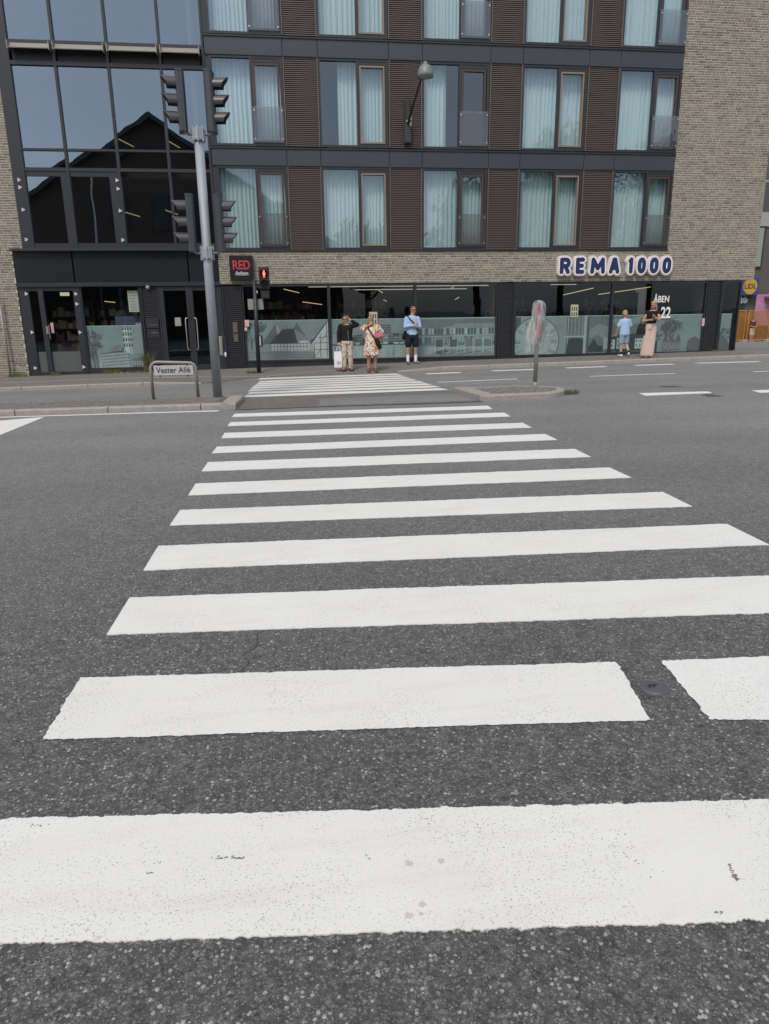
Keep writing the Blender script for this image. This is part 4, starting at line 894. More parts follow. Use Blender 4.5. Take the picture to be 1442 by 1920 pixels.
# ------------------------------------------------------------------ wall street lamp
wl = empty('street_lamp', (4.0, 23.4, 6.4), 'grey domed street lamp on a curved black arm bolted to brown slats', 'lamp')
b = MB(); b.bbox(3.92, 4.08, 23.33, 23.47, 6.46, 7.62, .02); b.build('wall_bracket', MAT['black'], wl)
b = MB(); b.bbox(3.89, 4.11, 23.28, 23.40, 6.44, 6.98, .03); b.build('gear_box', pm('lamp_gear_grey', (.032, .033, .04), .5), wl)
b = MB(); b.box(3.93, 4.09, 23.262, 23.282, 7.0, 7.06); b.box(4.04, 4.10, 23.262, 23.282, 6.9, 7.18); b.build('clamp', MAT['galvdull'], wl)
HD = Vector((4.10, 21.15, 7.70)); pts = [Vector((4.0, 23.32, 6.95)), Vector((4.0, 23.05, 7.05)), Vector((4.01, 22.6, 7.22)), Vector((4.03, 22.1, 7.42)), Vector((4.06, 21.6, 7.64)), HD+Vector((0, .18, .10))]
b = MB(); b.tube(pts, [.035, .034, .032, .03, .028, .028], 10); b.build('arm', MAT['black'], wl, True)
b = MB(); b.lathe(HD, [(.015, .27), (.05, .26), (.055, .20), (.10, .185), (.155, .14), (.195, .06), (.21, -.03), (.215, -.10), (.205, -.105), (.195, -.03), (.17, .06), (.1, .13), (.0, .14)], 26); b.build('shade', pm('lamp_shade_grey', (.17, .19, .185), .5, .1, .12, 6), wl, True)
b = MB(); b.lathe(HD, [(.0, .02), (.1, .0), (.17, -.07), (.195, -.085)], 20); b.build('diffuser', pm('lamp_diffuser', (.3, .29, .26), .4), wl, True)

# ------------------------------------------------------------------ traffic signal mast on the island
mx, my = -1.305, 14.50; mz = G(mx, my)+HI-.01
tm = empty('traffic_light', (mx, my, mz), 'galvanised mast carrying four dark side-on traffic signal heads on the left island', 'traffic light')
b = MB(); b.cyl((mx, my, mz), (mx, my, 4.70), .088, .082, 20); b.build('pole', MAT['galv'], tm, True)
for zc in (2.70, 4.70):
    b = MB(); b.lathe((mx, my, zc-.1), [(.11, 0), (.115, .02), (.115, .18), (.10, .2), (.0, .2)], 12)
    for q in range(8): a_ = q*PI/4; b.box(mx+.115*math.cos(a_)-.012, mx+.115*math.cos(a_)+.012, my+.115*math.sin(a_)-.012, my+.115*math.sin(a_)+.012, zc-.12, zc+.13)
    b.cyl((mx, my-.118, zc), (mx, my-.13, zc), .012, .012, 8); b.build('clamp', MAT['galv'], tm)
tape = [pm('red_tape', (.42, .06, .05), .5), pm('blue_tape', (.06, .09, .3), .5)]
def signal_head(zc, s_, rz):
    """three-lamp head facing +-X; body slightly turned"""
    cx = mx+s_*.235; z0, z1 = zc+.06, zc+.98; ca, sa = math.cos(rz), math.sin(rz)
    def T(p): return (cx+(p[0])*ca-(p[1])*sa, my+p[0]*sa+p[1]*ca, p[2])
    def bld(m, name, mt, par, sm_=False): m.v = [T(v) for v in m.v]; return m.build(name, mt, par, sm_, fix=True)
    m = MB(); n = 12; prof = []
    w, d = .16, .085
    oct_ = [(-s_*.02, -w), (s_*.05, -w), (s_*.085, -w+.03), (s_*.085, w-.03), (s_*.05, w), (-s_*.02, w), (-s_*.055, w-.06), (-s_*.055, -w+.06)]
    m.slab(oct_, z0, z1); hd = bld(m, 'signal_head', MAT['housing'], tm)
    m = MB(); m.slab([(x*1.06, y*1.03) for x, y in oct_], z1-.005, z1+.03); m.slab([(x*1.06, y*1.03) for x, y in oct_], z0-.03, z0+.06); bld(m, 'end_cap', MAT['housing'], hd)
    m = MB(); m.box(-s_*.058-.004, -s_*.058+.004, -.05, .05, z0+.06, z1-.03); bld(m, 'back_door', MAT['black'], hd)
    for q in range(3):
        zz = z0+.185+.275*q; r_ = .118; L = .27; vs_ = []; n = 14
        for j in range(n+1):
            a_ = -PI*.15+PI*1.3*j/n; cy_, cz_ = r_*math.cos(a_), r_*math.sin(a_)
            ln = L*(.62+.38*max(0, math.sin(a_))); 
            for rr_, xx in ((1, .08), (1, .08+ln), (.93, .08+ln), (.93, .08)): vs_.append((s_*xx, cy_*rr_, zz+cz_*rr_))
        m = MB(); m.add(vs_, [(i*4+j, (i+1)*4+j, (i+1)*4+(j+1)%4, i*4+(j+1)%4) for i in range(n) for j in range(4)]+[(0,1,2,3), tuple(n*4+j for j in (3,2,1,0))]); bld(m, 'visor', MAT['visor'], hd, False)
        m = MB(); m.cyl((s_*.084, 0, zz), (s_*.097, 0, zz), .104, .10, 16); bld(m, 'lens', pm('dark_lens', ((.05, .045, .012), (.05, .03, .01), (.05, .012, .01))[q], .25), hd)
    b = MB(); b.tube([(mx+s_*.10, my, zc), (mx+s_*.17, my, zc+.005), (cx, my, zc+.04), (cx, my, zc+.07)], .027, 10); ar = b.build('bracket', MAT['galv'], tm, True)
    b = MB(); b.cyl((mx+s_*.145, my, zc+.003), (mx+s_*.175, my, zc+.006), .029, .029, 10, caps=True); b.build('tape_band', tape[0 if s_ < 0 else 1], ar)
signal_head(4.70, -1, .16); signal_head(4.70, 1, -.10); signal_head(2.70, -1, .10); signal_head(2.70, 1, .03)
b = MB(); b.bbox(mx+.095, mx+.165, my-.06, my+.06, .84, 1.20, .012); pb = b.build('push_button_box', MAT['galvdull'], tm)
b = MB(); b.bbox(mx+.165, mx+.215, my-.05, my+.05, .88, 1.19, .012); b.box(mx+.12, mx+.2, my-.03, my+.05, 1.2, 1.225); b.build('button_cover', MAT['black'], pb)
b = MB(); b.ell((mx+.205, my-.04, .86), (.02, .02, .05)); b.build('button_light', MAT['white'], pb)
b = MB(); b.box(mx-.02, mx+.015, my-.0905, my-.082, 1.62, 1.85); b.build('label_strip', MAT['galvdull'], tm)

# ------------------------------------------------------------------ pedestrian signal on the far pavement
px_, py_ = -.745, 22.3; pz = PV(px_, py_)
ps = empty('pedestrian_light', (px_, py_, pz), 'dark pole with a pedestrian signal showing a red standing figure', 'traffic light')
dkpole = pm('dark_blue_pole', (.020, .023, .034), .5, 0, .2, 6)
b = MB(); b.cyl((px_, py_, pz-.02), (px_+.02, py_, 2.55), .065, .06, 16); b.build('pole', dkpole, ps, True)
hx, hy = px_+.31, py_-.12
b = MB(); b.bbox(hx-.15, hx+.15, hy-.08, hy+.14, 2.28, 2.90, .03); hd = b.build('signal_head', MAT['black'], ps)
b = MB(); b.box(px_+.03, hx-.14, py_-.03, py_+.03, 2.33, 2.38); b.box(px_+.03, hx-.14, py_-.03, py_+.03, 2.50, 2.53); b.build('bracket', MAT['black'], ps)
b = MB(); b.bbox(hx-.12, hx+.13, hy-.02, hy+.12, 2.02, 2.28, .03); b.build('speaker_box', MAT['black'], ps)
for zc in (2.70, 2.42):
    b = MB(); vs_ = []; n = 14
    for j in range(n+1):
        a_ = PI*1.05*j/n-.08
        for rr_, yy in ((.128, -.08), (.128, -.08-.15*max(.35, math.sin(a_))), (.118, -.08-.15*max(.35, math.sin(a_))), (.118, -.08)): vs_.append((hx+rr_*math.cos(a_), hy+yy, zc+rr_*math.sin(a_)))
    b.add(vs_, [(i*4+j, (i+1)*4+j, (i+1)*4+(j+1)%4, i*4+(j+1)%4) for i in range(n) for j in range(4)]+[(0,1,2,3), tuple(n*4+j for j in (3,2,1,0))]); b.build('visor', MAT['black'], hd, fix=True)
    b = MB(); b.cyl((hx, hy-.08, zc), (hx, hy-.083, zc), .115, .115, 20); b.build('lens', pm('black_lens', (.012, .008, .008), .3), hd)
redl = emissive('red_figure', (1, .07, .05), 4.5)
b = MB(); b.prism([(hx-.018, 2.615), (hx-.002, 2.615), (hx, 2.66), (hx+.002, 2.615), (hx+.018, 2.615), (hx+.022, 2.68), (hx+.034, 2.69), (hx+.03, 2.745), (hx+.016, 2.762), (hx-.016, 2.762), (hx-.03, 2.745), (hx-.034, 2.69), (hx-.022, 2.68)], hy-.088, hy-.084); b.ell((hx, hy-.086, 2.782), (.017, .003, .019)); b.build('red_figure', redl, hd)
b = MB(); b.box(px_-.21, px_+.24, py_+.07, py_+.085, 1.72, 2.02); b.build('sign_plate_back', MAT['galvdull'], ps)
b = MB(); b.box(px_+.062, px_+.068, py_-.03, py_+.0, 1.9, 1.97); b.box(px_+.07, px_+.09, py_-.05, py_, 2.18, 2.25); b.build('label_strip', MAT['white'], ps)
b = MB(); b.bbox(px_+.06, px_+.16, py_-.09, py_+.05, .66, .98, .02); pb = b.build('push_button_box', MAT['black'], ps)
b = MB(); b.box(px_+.07, px_+.11, py_-.096, py_-.088, .69, .95); b.build('button_plate', pm('pale_plate', (.4, .42, .45), .5), pb)

# ------------------------------------------------------------------ street name sign
p0, p1 = gnd(290,746,.1), gnd(372,745,.1); xl, xr, yy = -2.555, -1.70, 14.66; zl, zr = G(xl, yy)+HI-.03, G(xr, yy)+HI-.03
ss = empty('street_sign', ((xl+xr)/2, yy, zl), 'low grey hoop frame holding the white street name plate Vester Allé', 'sign')
zt = .73; r_ = .13; tr_ = .031
pts = [(xl, yy, zl), (xl, yy, zt-r_)]+[(xl+r_-r_*math.cos(t), yy, zt-r_+r_*math.sin(t)) for t in (PI/8, PI/4, 3*PI/8)]+[(xl+r_, yy, zt), (xr-r_, yy, zt-.025)]+[(xr-r_+r_*math.sin(t), yy, zt-.025-r_+r_*math.cos(t)) for t in (PI/8, PI/4, 3*PI/8)]+[(xr, yy, zt-.025-r_), (xr, yy, zr)]
b = MB(); b.tube(pts, tr_, 12); b.build('hoop_frame', MAT['galvdull'], ss, True)
b = MB(); b.cyl((xl, yy, .435), (xr, yy, .425), .010, .010, 8); b.build('cross_bar', MAT['galvdull'], ss)
b = MB(); b.bbox(xl+.06, xr-.05, yy-.018, yy+.004, .475, .665, .004); pl = b.build('name_plate', pm('name_plate_white', (.47, .47, .47), .45, 0, .12, 6), ss)
text('Vester Allé', .155, (xl+xr)/2, .525, yy-.021, pm('plate_lettering', (.035, .04, .085), .5), pl, 'lettering', .004, .92, .0015)
for bx, bz in ((xl+.16, .675), (xr-.16, .665), (xl+.17, .466), (xr-.16, .462)): b = MB(); b.box(bx-.012, bx+.012, yy-.02, yy, bz-.016, bz+.016); b.build('clip', MAT['black'], ss)

# ------------------------------------------------------------------ wrapped post on the right island
wx, wy = 4.93, 13.92; wz = G(wx, wy)+HI-.02; sc_ = 13.92/14.46
wp = empty('island_post', (wx, wy, wz), 'grey steel post on the cobbled refuge nose carrying a covered red sign', 'post')
b = MB(); b.cyl((wx, wy, wz-.02), (wx, wy, 1.66), .042, .040, 14); b.build('post', MAT['galvdull'], wp, True)
b = MB(); b.lathe((wx, wy, wz), [(.052, 0), (.052, .10), (.044, .105)], 14); b.build('collar', MAT['galvdull'], wp, True)
MAT['signred'] = pm('sign_red_film', (.50, .03, .05), .4, 0, .1, 4)
b = MB(); poly = [(wx-.06+.0*0, 1.03)]+[(wx-.005+.13*math.cos(t), 1.60+.15*math.sin(t)) for t in [PI*i/10 for i in range(11)]][::1]+[(wx-.135, 1.2), (wx+.0, 1.02)]
poly = [(wx-.03, 1.05), (wx+.12, 1.05), (wx+.13, 1.6), (wx+.09, 1.71), (wx, 1.75), (wx-.06, 1.70), (wx-.09, 1.6), (wx-.07, 1.2)]
b.prism(poly, wy-.06, wy-.045); b.build('sign_plate', pm('sign_grey_blue', (.10, .12, .15), .5), wp)
b = MB(); b.prism([(wx-.03, 1.12), (wx+.035, 1.12), (wx+.02, 1.5), (wx-.02, 1.70), (wx-.075, 1.70), (wx-.06, 1.58), (wx-.02, 1.42)], wy-.068, wy-.062); b.build('red_band', MAT['signred'], wp)
t = NT('plastic_wrap'); tr_n = t.n('ShaderNodeBsdfTransparent', Color=(.95, .95, .95, 1)); df = t.n('ShaderNodeBsdfPrincipled'); df.inputs['Base Color'].default_value = (.62, .61, .60, 1); df.inputs['Roughness'].default_value = .25
mx_ = t.n('ShaderNodeMixShader'); fac = t.ramp(t.noise(1.0, 3, .5, t.scaled((17, 17, 3.5))), [(.36, (.12, .12, .12)), (.66, (.62, .62, .62))]); t.l(fac, mx_.inputs[0]); t.l(tr_n.outputs[0], mx_.inputs[1]); t.l(df.outputs[0], mx_.inputs[2]); t.l(mx_.outputs[0], t.out.inputs[0])
b = MB(); rows = [(1.79, .02, .0), (1.775, .075, .0), (1.72, .115, .005), (1.60, .125, .015), (1.45, .135, .012), (1.32, .155, -.01), (1.2, .165, -.025), (1.08, .165, -.045), (.98, .15, -.06), (.92, .09, -.03), (.885, .052, .0)]
n = 44; v = []
for j, (z, r_, dx) in enumerate(rows):
    for i in range(n):
        a_ = 2*PI*i/n; fold = 1+.13*math.sin(5*a_+z*5)*min(1, j/3)+.08*math.sin(11*a_-z*9)*min(1, j/3)+random.uniform(-.03, .03)
        v.append((wx+dx+r_*fold*math.cos(a_), wy-.01+r_*.72*fold*math.sin(a_), z+(.015*math.sin(3*a_) if j > 7 else 0)))
b.add(v, [(j*n+i, j*n+(i+1)%n, (j+1)*n+(i+1)%n, (j+1)*n+i) for j in range(len(rows)-1) for i in range(n)])
tail = []                                        # loose flap hanging to the left
for j in range(9):
    t_ = j/8
    for i in range(7):
        s_ = i/6; tail.append((wx-.13-.10*s_*(1-.3*t_)-.02*t_, wy-.03+.05*math.sin(6*s_+4*t_), 1.34-.52*t_-.06*s_+.03*math.sin(8*s_)))
b.add(tail, [(j*7+i, j*7+i+1, (j+1)*7+i+1, (j+1)*7+i) for j in range(8) for i in range(6)])
bag_ = b.build('plastic_wrap', t.mat, None, True); tag(bag_, 'crumpled clear plastic sheet tied over the sign on the island post', 'plastic sheet')
b.v = b.v
# ------------------------------------------------------------------ round valve cover in the crossing gap
vc = gnd(1227,1291); vz = G(vc.x, vc.y)
ve = empty('valve_cover', (vc.x, vc.y, vz), 'small round dark iron cover set in the gap of a crossing stripe', 'cover')
iron = pm('cast_iron', (.12, .115, .12), .5, .3, .2, 20, .25, 120)
b = MB(); b.lathe((vc.x, vc.y, vz), [(.064, -.01), (.062, .009), (.058, .012), (.054, .012), (.052, .009)], 32); b.build('rim', iron, ve, True)
b = MB(); b.lathe((vc.x, vc.y, vz), [(.052, .0085), (.02, .0095), (0, .0098)], 32); b.build('lid', pm('worn_iron', (.10, .10, .115), .5, .3, .15, 25, .2, 120), ve)
b = MB(); b.box(vc.x-.024, vc.x+.018, vc.y+.010, vc.y+.016, vz+.009, vz+.0125); b.box(vc.x-.024, vc.x-.018, vc.y-.006, vc.y+.010, vz+.009, vz+.0125); b.box(vc.x-.012, vc.x+.004, vc.y-.004, vc.y, vz+.009, vz+.0118); b.build('lift_slot', MAT['black'], ve)
# thin steel post at the left brick pier
p = atY(20, 703, 23.28); b = MB(); b.tube([(p.x, 23.28, PV(p.x, 23.28)-.02), (p.x-.01, 23.29, 1.0), (p.x-.02, 23.30, 2.12)], .035, 10)
tag(b.build('steel_post', MAT['galvdull'], None, True), 'thin grey steel post leaning on the left brick pier', 'post')

# ------------------------------------------------------------------ weeds
wm = [pm('weed_green', (.075, .10, .025), .8, 0, .4, 20), pm('weed_dry', (.20, .17, .08), .9, 0, .4, 20)]
def weed(x, y, z, n, h, sp, label):
    b = MB()
    for i in range(n):
        a_ = random.uniform(0, 2*PI); r_ = sp*math.sqrt(random.random()); bx, by = x+r_*math.cos(a_), y+.35*r_*math.sin(a_); hh = h*random.uniform(.4, 1); w_ = random.uniform(.004, .009); lx, ly = random.uniform(-.5, .5)*hh, random.uniform(-.6, .1)*hh
        b.add([(bx-w_, by, z-.01), (bx+w_, by, z-.01), (bx+w_*.8+lx*.4, by+ly*.4, z+hh*.6), (bx-w_*.8+lx*.4, by+ly*.4, z+hh*.6), (bx+lx, by+ly, z+hh)], [(0,1,2,3), (3,2,4)], random.random() < .35)
    tag(b.build('weed', wm), label, 'weed', 'weeds along the shop base')
for x, n, h, sp, lab in ((-7.95,90,.18,.3,'low dry weeds at the foot of the left brick pier'), (-6.85,70,.16,.16,'tuft of weeds in front of the glass shop door'), (-5.2,80,.2,.3,'weeds under the tower picture'), (-4.1,130,.75,.12,'tall weed growing up the dark louvre'), (-4.4,70,.1,.4,'mossy weeds beside the tall weed')):
    y = 23.32; weed(x, y, PV(x, y), n, h, sp, lab)
weed(-.95, 22.2, PV(-.95, 22.2), 90, .1, .16, 'weeds round the foot of the pedestrian signal pole'); weed(14.55, 23.3, PV(14.55, 23.3), 25, .1, .12, 'dry weeds under the right louvre'); weed(5.3, 13.0, G(5.3, 13.0), 90, .12, .16, 'grass tuft at the nose of the cobbled refuge')
b = MB(); p = gnd(228,703,.1)
for i in range(7):
    x = p.x+random.uniform(-.2, .2); y = min(p.y, 23.2)+random.uniform(-.06, .06); z = PV(x, y); b.add([(x-.05, y, z+.01), (x, y-.03, z+.02), (x+.05, y+.01, z+.012), (x, y+.04, z+.035)], [(0,1,2,3)])
tag(b.build('dead_leaves', pm('dry_leaf', (.36, .17, .09), .8, 0, .3, 12)), 'curled orange-brown dead leaves under the tower picture', 'leaves')

# ------------------------------------------------------------------ across the side street on the right
bgm = pm('dark_render', (.085, .078, .072), .8, 0, .15, .8); bgl = pm('grey_render', (.30, .29, .28), .8, 0, .12, .8)
YB = 47.0
bb = empty('corner_building', (34, YB, -.6), 'dark shop building with pale window bays across the side street', 'building')
b = MB(); b.box(28.5, 50, YB, YB+12, -1.2, 13); b.build('wall', bgm, bb)
for x0_, z0, z1, k in ((30.7, 4.2, 6.6, 0), (33.4, 4.2, 6.6, 0), (31.6, 7.6, 9.4, 1), (32.9, 10.6, 12.8, 1)):
    wd = 1.2
    b = MB(); b.box(x0_-.12, x0_+wd+.12, YB-.10, YB+.02, z0-(.9 if k else .1), z1+.12); w = b.build('window', bgl if k else MAT['anth'], bb)
    b = MB(); b.box(x0_, x0_+wd, YB-.115, YB-.102, z0, z1); b.build('pane', pm('far_pane', (.05, .055, .06) if k else (.22, .26, .24), .15, 0, .1, 1), w)
p = atY(1433, 555, YB); b = MB(); b.box(p.x-.1, p.x+3, YB-1.0, YB, p.z-.12, p.z+.02); b.build('canopy', bgl, bb)
b = MB(); b.box(32.0, 34.0, YB-.05, YB+.01, -.4, 2.2); b.build('shop_glass', MAT['fascia'], bb)
b = MB(); b.box(29.9, 31.2, YB-.05, YB+.01, -.4, 2.0); b.build('shop_door', MAT['anth'], bb)
p = atY(1427, 600, YB-.1); b = MB(); b.box(p.x-.55, p.x+.6, YB-.12, YB-.06, .35, 2.4); b.build('pink_poster', pm('pink_poster', (.42, .20, .34), .6, 0, .6, 3), bb)
a_, c_ = atY(1389, 525, YB-.4), atY(1421, 549, YB-.4)
ls = empty('discount_sign', ((a_.x+c_.x)/2, YB-.4, c_.z), 'blue square sign with a yellow disc reading LIDL on the dark corner building', 'sign')
cx, cz = (a_.x+c_.x)/2, (a_.z+c_.z)/2; hw = (c_.x-a_.x)/2*.9
b = MB(); b.bbox(cx-hw, cx+hw, YB-.5, YB, cz-hw*.95, cz+hw*.95, .02); b.build('sign_box', pm('sign_blue', (.02, .045, .22), .4), ls)
b = MB(); b.cyl((cx, YB-.5, cz), (cx, YB-.515, cz), hw*.83, hw*.83, 36); b.build('yellow_disc', pm('sign_yellow', (.46, .29, .012), .5), ls)
b = MB(); b.cyl((cx, YB-.512, cz), (cx, YB-.5151, cz), hw*.9, hw*.9, 36); text('LIDL', .44, cx, cz-.14, YB-.52, pm('sign_text_blue', (.03, .03, .09), .4), ls, 'lettering', .006, 1.0, .012)
p = atY(1394, 563, YB-.1); b = MB()
for i, h in enumerate((.2, .32, .4, .34, .42, .3)): b.box(p.x-.42+.13*i, p.x-.33+.13*i, YB-.07, YB-.05, p.z-.2+.04*(i % 2), p.z-.2+h)
tag(b.build('wall_logo', MAT['white']), 'small white logo strokes on the dark wall beside the yellow disc sign', 'sign')
# orange site fence
om = pm('orange_netting', (.36, .16, .025), .7, 0, .35, 6); ob = pm('concrete_foot', (.32, .31, .29), .9, 0, .2, 5); opl = pm('orange_tube', (.55, .28, .05), .5)
def fence_panel(x0_, x1_, y, label, net=True):
    z = G((x0_+x1_)/2, y); t_ = empty('site_fence', ((x0_+x1_)/2, y, z), label, 'fence', 'orange fence panels in the side street')
    b = MB(); b.tube([(x0_, y, z+.1), (x0_, y, z+2.0), (x1_, y, z+2.0), (x1_, y, z+.1), (x0_, y, z+.1)], .03, 8); b.build('frame', opl, t_)
    b = MB(); n = int((x1_-x0_)/.085)
    for i in range(1, n): xx = x0_+(x1_-x0_)*i/n; b.box(xx-.016, xx+.016, y-.008, y+.008, z+.12, z+1.98)
    for i in range(1, 13): b.box(x0_, x1_, y+.009, y+.02, z+.12+.145*i-.012, z+.12+.145*i+.012)
    o = b.build('mesh_wires', om, t_); tag(o, kind='stuff')
    for xx in (x0_, x1_):
        b = MB(); b.bbox(xx-.3, xx+.3, y-.15, y+.15, z-.02, z+.13, .02); b.build('foot', ob, t_)
yf = 45.4
X_ = lambda px: atY(px, 620, yf).x
fence_panel(X_(1363)-1.2, X_(1400), yf+.25, 'orange mesh fence panel touching the corner of the glass shop'); fence_panel(X_(1401), X_(1441), yf, 'orange mesh fence panel behind the person in brown'); fence_panel(X_(1442), X_(1442)+2.2, yf-.1, 'orange mesh fence panel under the pink poster')
b = MB(); b.box(30.2, 31.2, 46.0, 46.5, -.63, 1.2); tag(b.build('flower_stall', pm('stall_goods', (.24, .1, .06), .8, 0, .9, 6)), 'reddish crates stacked behind the orange fence', 'crates')

# ------------------------------------------------------------------ across the road, behind the viewer (mirrored in the glass)
og = empty('gabled_hall', (-9, -14, 0), 'dark brick hall with a broad pitched gable facing the hotel across the road', 'building')
b = MB(); b.prism([(-23, -.5), (5, -.5), (5, 6.6), (-9, 15.4), (-23, 6.6)][::1], -44, -14); b.build('wall', pm('hall_brick', (.13, .085, .068), .85, 0, .4, 3), og)
for s_ in (-1, 1):
    b = MB(); b.add([(-9, -13.4, 15.65), (-9, -44, 15.65), (-9+s_*14.8, -44, 6.35), (-9+s_*14.8, -13.4, 6.35), (-9, -13.4, 15.3), (-9, -44, 15.3), (-9+s_*14.8, -44, 6.0), (-9+s_*14.8, -13.4, 6.0)], [(0,1,2,3),(4,7,6,5),(0,3,7,4),(3,2,6,7)]); b.build('roof', pm('hall_roof', (.10, .115, .11), .7, 0, .3, 1), og, fix=True)
for x in (-17, -13, -9, -5, -1):
    b = MB(); b.box(x-.8, x+.8, -13.98, -13.9, 1.0, 4.6); w = b.build('window', MAT['fascia'], og); b = MB(); b.box(x-.95, x+.95, -13.93, -13.8, .85, 1.0); b.build('sill', bgl, w)
for x in (-12, -9, -6): b = MB(); b.box(x-.6, x+.6, -13.98, -13.9, 7.6, 10.2); b.build('window', MAT['fascia'], og)
for x in (-13.1, -11.7): 
    b = MB(); b.tube([(x, -11, 0-.2), (x, -11, 6), (x+.05, -11, 10.8)], [.09, .07, .05], 10); t_ = b.build('flag_pole', MAT['white'], None, True); tag(t_, 'white flag pole standing before the gabled hall across the road', 'pole', 'flag poles by the hall')
# trees across the road
bark = pm('bark', (.07, .055, .042), .9, 0, .3, 4, .6, 20)
t = NT('leaf'); c = t.mix(t.pos.outputs['Random Per Island'], (.030, .055, .016), (.075, .115, .035)); p_ = t.principled(c, .55, 0, None, .3); LEAF = t.mat
def tree(x, y, h, R_, zc, rz, n, label, seed):
    rr = np.random.default_rng(seed); t_ = empty('street_tree', (x, y, G(x, y)), label, 'tree', 'trees across the road')
    b = MB(); b.tube([(x, y, G(x, y)-.1), (x+.05, y, zc*.35), (x-.05, y+.1, zc*.7), (x, y, zc)], [.32, .26, .2, .1], 10)
    for i in range(7): a_ = i*.9+seed; b.tube([(x, y, zc*(.4+.06*i)), (x+.5*R_*math.cos(a_), y+.5*R_*math.sin(a_), zc*(.55+.08*i)), (x+.8*R_*math.cos(a_+.2), y+.8*R_*math.sin(a_+.2), zc*(.7+.08*i))], [.12, .07, .03], 7)
    b.build('trunk', bark, t_, True)
    k = 60; d = rr.normal(size=(k, 3)); d /= np.linalg.norm(d, axis=1)[:, None]; cc = d*(rr.random((k, 1))**.4)*.82; per = n//k; b = MB(); vs_ = []; fs = []
    for q in range(k):
        cr = rr.uniform(.22, .38); o_ = rr.normal(size=(per, 3)); o_ = o_/np.linalg.norm(o_, axis=1)[:, None]*(rr.random((per, 1))**.5)*cr
        pts = (cc[q]+o_)*np.array([R_, R_, rz])+np.array([x, y, zc]); a1 = rr.normal(size=(per, 3)); a1 /= np.linalg.norm(a1, axis=1)[:, None]; a2 = np.cross(a1, rr.normal(size=(per, 3))); a2 /= np.linalg.norm(a2, axis=1)[:, None]; s_ = rr.uniform(.09, .19, (per, 1))
        quad = np.stack([pts-a1*s_*1.4, pts-a2*s_*.7, pts+a1*s_*1.4, pts+a2*s_*.7], 1).reshape(-1, 3); base = len(vs_); vs_ += [tuple(v) for v in quad]; fs += [(base+4*i, base+4*i+1, base+4*i+2, base+4*i+3) for i in range(per)]
    b.add(vs_, fs); b.build('crown', LEAF, t_)
tree(7, -14, 8.6, 3.2, 6.0, 2.7, 6000, 'small round street tree beside the gabled hall', 1); tree(16.5, -15, 12.5, 4.6, 8.2, 4.4, 9000, 'tall street tree next to the small round one', 2)
tree(23.5, -14, 16, 5.2, 10, 6, 11000, 'largest dense street tree across the road', 3); tree(32, -15, 15, 6, 9.5, 6, 11000, 'wide street tree at the end of the row', 4)

# ------------------------------------------------------------------ people
def remesh(mb, name, voxel, mt, parent, smooth=3):
    me = mb.mesh('tmp'); o = bpy.data.objects.new('tmp', me); COL.objects.link(o)
    m = o.modifiers.new('r', 'REMESH'); m.mode = 'VOXEL'; m.voxel_size = voxel; m.use_smooth_shade = True
    s_ = o.modifiers.new('s', 'SMOOTH'); s_.factor = .5; s_.iterations = smooth
    dg = bpy.context.evaluated_depsgraph_get(); out = bpy.data.meshes.new_from_object(o.evaluated_get(dg)); out.name = name
    bpy.data.objects.remove(o); bpy.data.meshes.remove(me)
    w = wloc(parent); out.transform(Matrix.Translation(-w)); out.materials.clear()
    return link(name, out, mt, parent)
class Fig:
    """local frame: x to the viewer's right, y away from the viewer, z up, in metres; turned by rz and moved to foot"""
    def __init__(s, foot, rz=0.0, k=1.0): s.o = Vector(foot); s.ca, s.sa = math.cos(rz), math.sin(rz); s.k = k
    def p(s, v): x, y, z = [q*s.k for q in v]; return s.o+Vector((x*s.ca-y*s.sa, x*s.sa+y*s.ca, z))
    def cap(s, b, a, c, r0, r1): b.cap(s.p(a), s.p(c), r0*s.k, r1*s.k)
    def chain(s, b, pts, rs):
        for i in range(len(pts)-1): s.cap(b, pts[i], pts[i+1], rs[i], rs[i+1])
    def ell(s, b, c, r):                                   # ellipsoid turned with the figure
        m = MB(); m.ell((0, 0, 0), r); m.v = [s.p((v[0]+c[0], v[1]+c[1], v[2]+c[2])) for v in m.v]; b.add(m.v, m.f)
    def flat_(s, b, pts, th):                              # rounded slab between points
        for a, c in pts: s.cap(b, a, c, th, th)
def hand(fg, b, wr, d, nrm, thumb, curl=.5, L=.18):
    """palm and five fingers; d = direction of the hand, nrm = palm side, thumb = direction of the thumb side"""
    d = Vector(d).normalized(); nrm = Vector(nrm).normalized(); th = Vector(thumb).normalized(); wr = Vector(wr)
    for q in (-.03, -.01, .01, .03): fg.cap(b, wr+th*q*.6, wr+d*.085+th*q, .016, .0135)
    for i, (q, ln) in enumerate(((.031, .072), (.011, .082), (-.010, .076), (-.030, .058))):
        k0 = wr+d*.09+th*q; d1 = (d*math.cos(curl*.7)+nrm*math.sin(curl*.7)); k1 = k0+d1*ln*.5; d2 = (d*math.cos(curl*1.8)+nrm*math.sin(curl*1.8)); k2 = k1+d2*ln*.5
        fg.cap(b, k0, k1, .0095, .0088); fg.cap(b, k1, k2, .0088, .0072)
    t0 = wr+d*.025+th*.03; t1 = t0+(d*.6+th*.75).normalized()*.04+nrm*.008; t2 = t1+(d*.95+th*.2+nrm*.3).normalized()*.034
    fg.cap(b, t0, t1, .0125, .0105); fg.cap(b, t1, t2, .0105, .008)
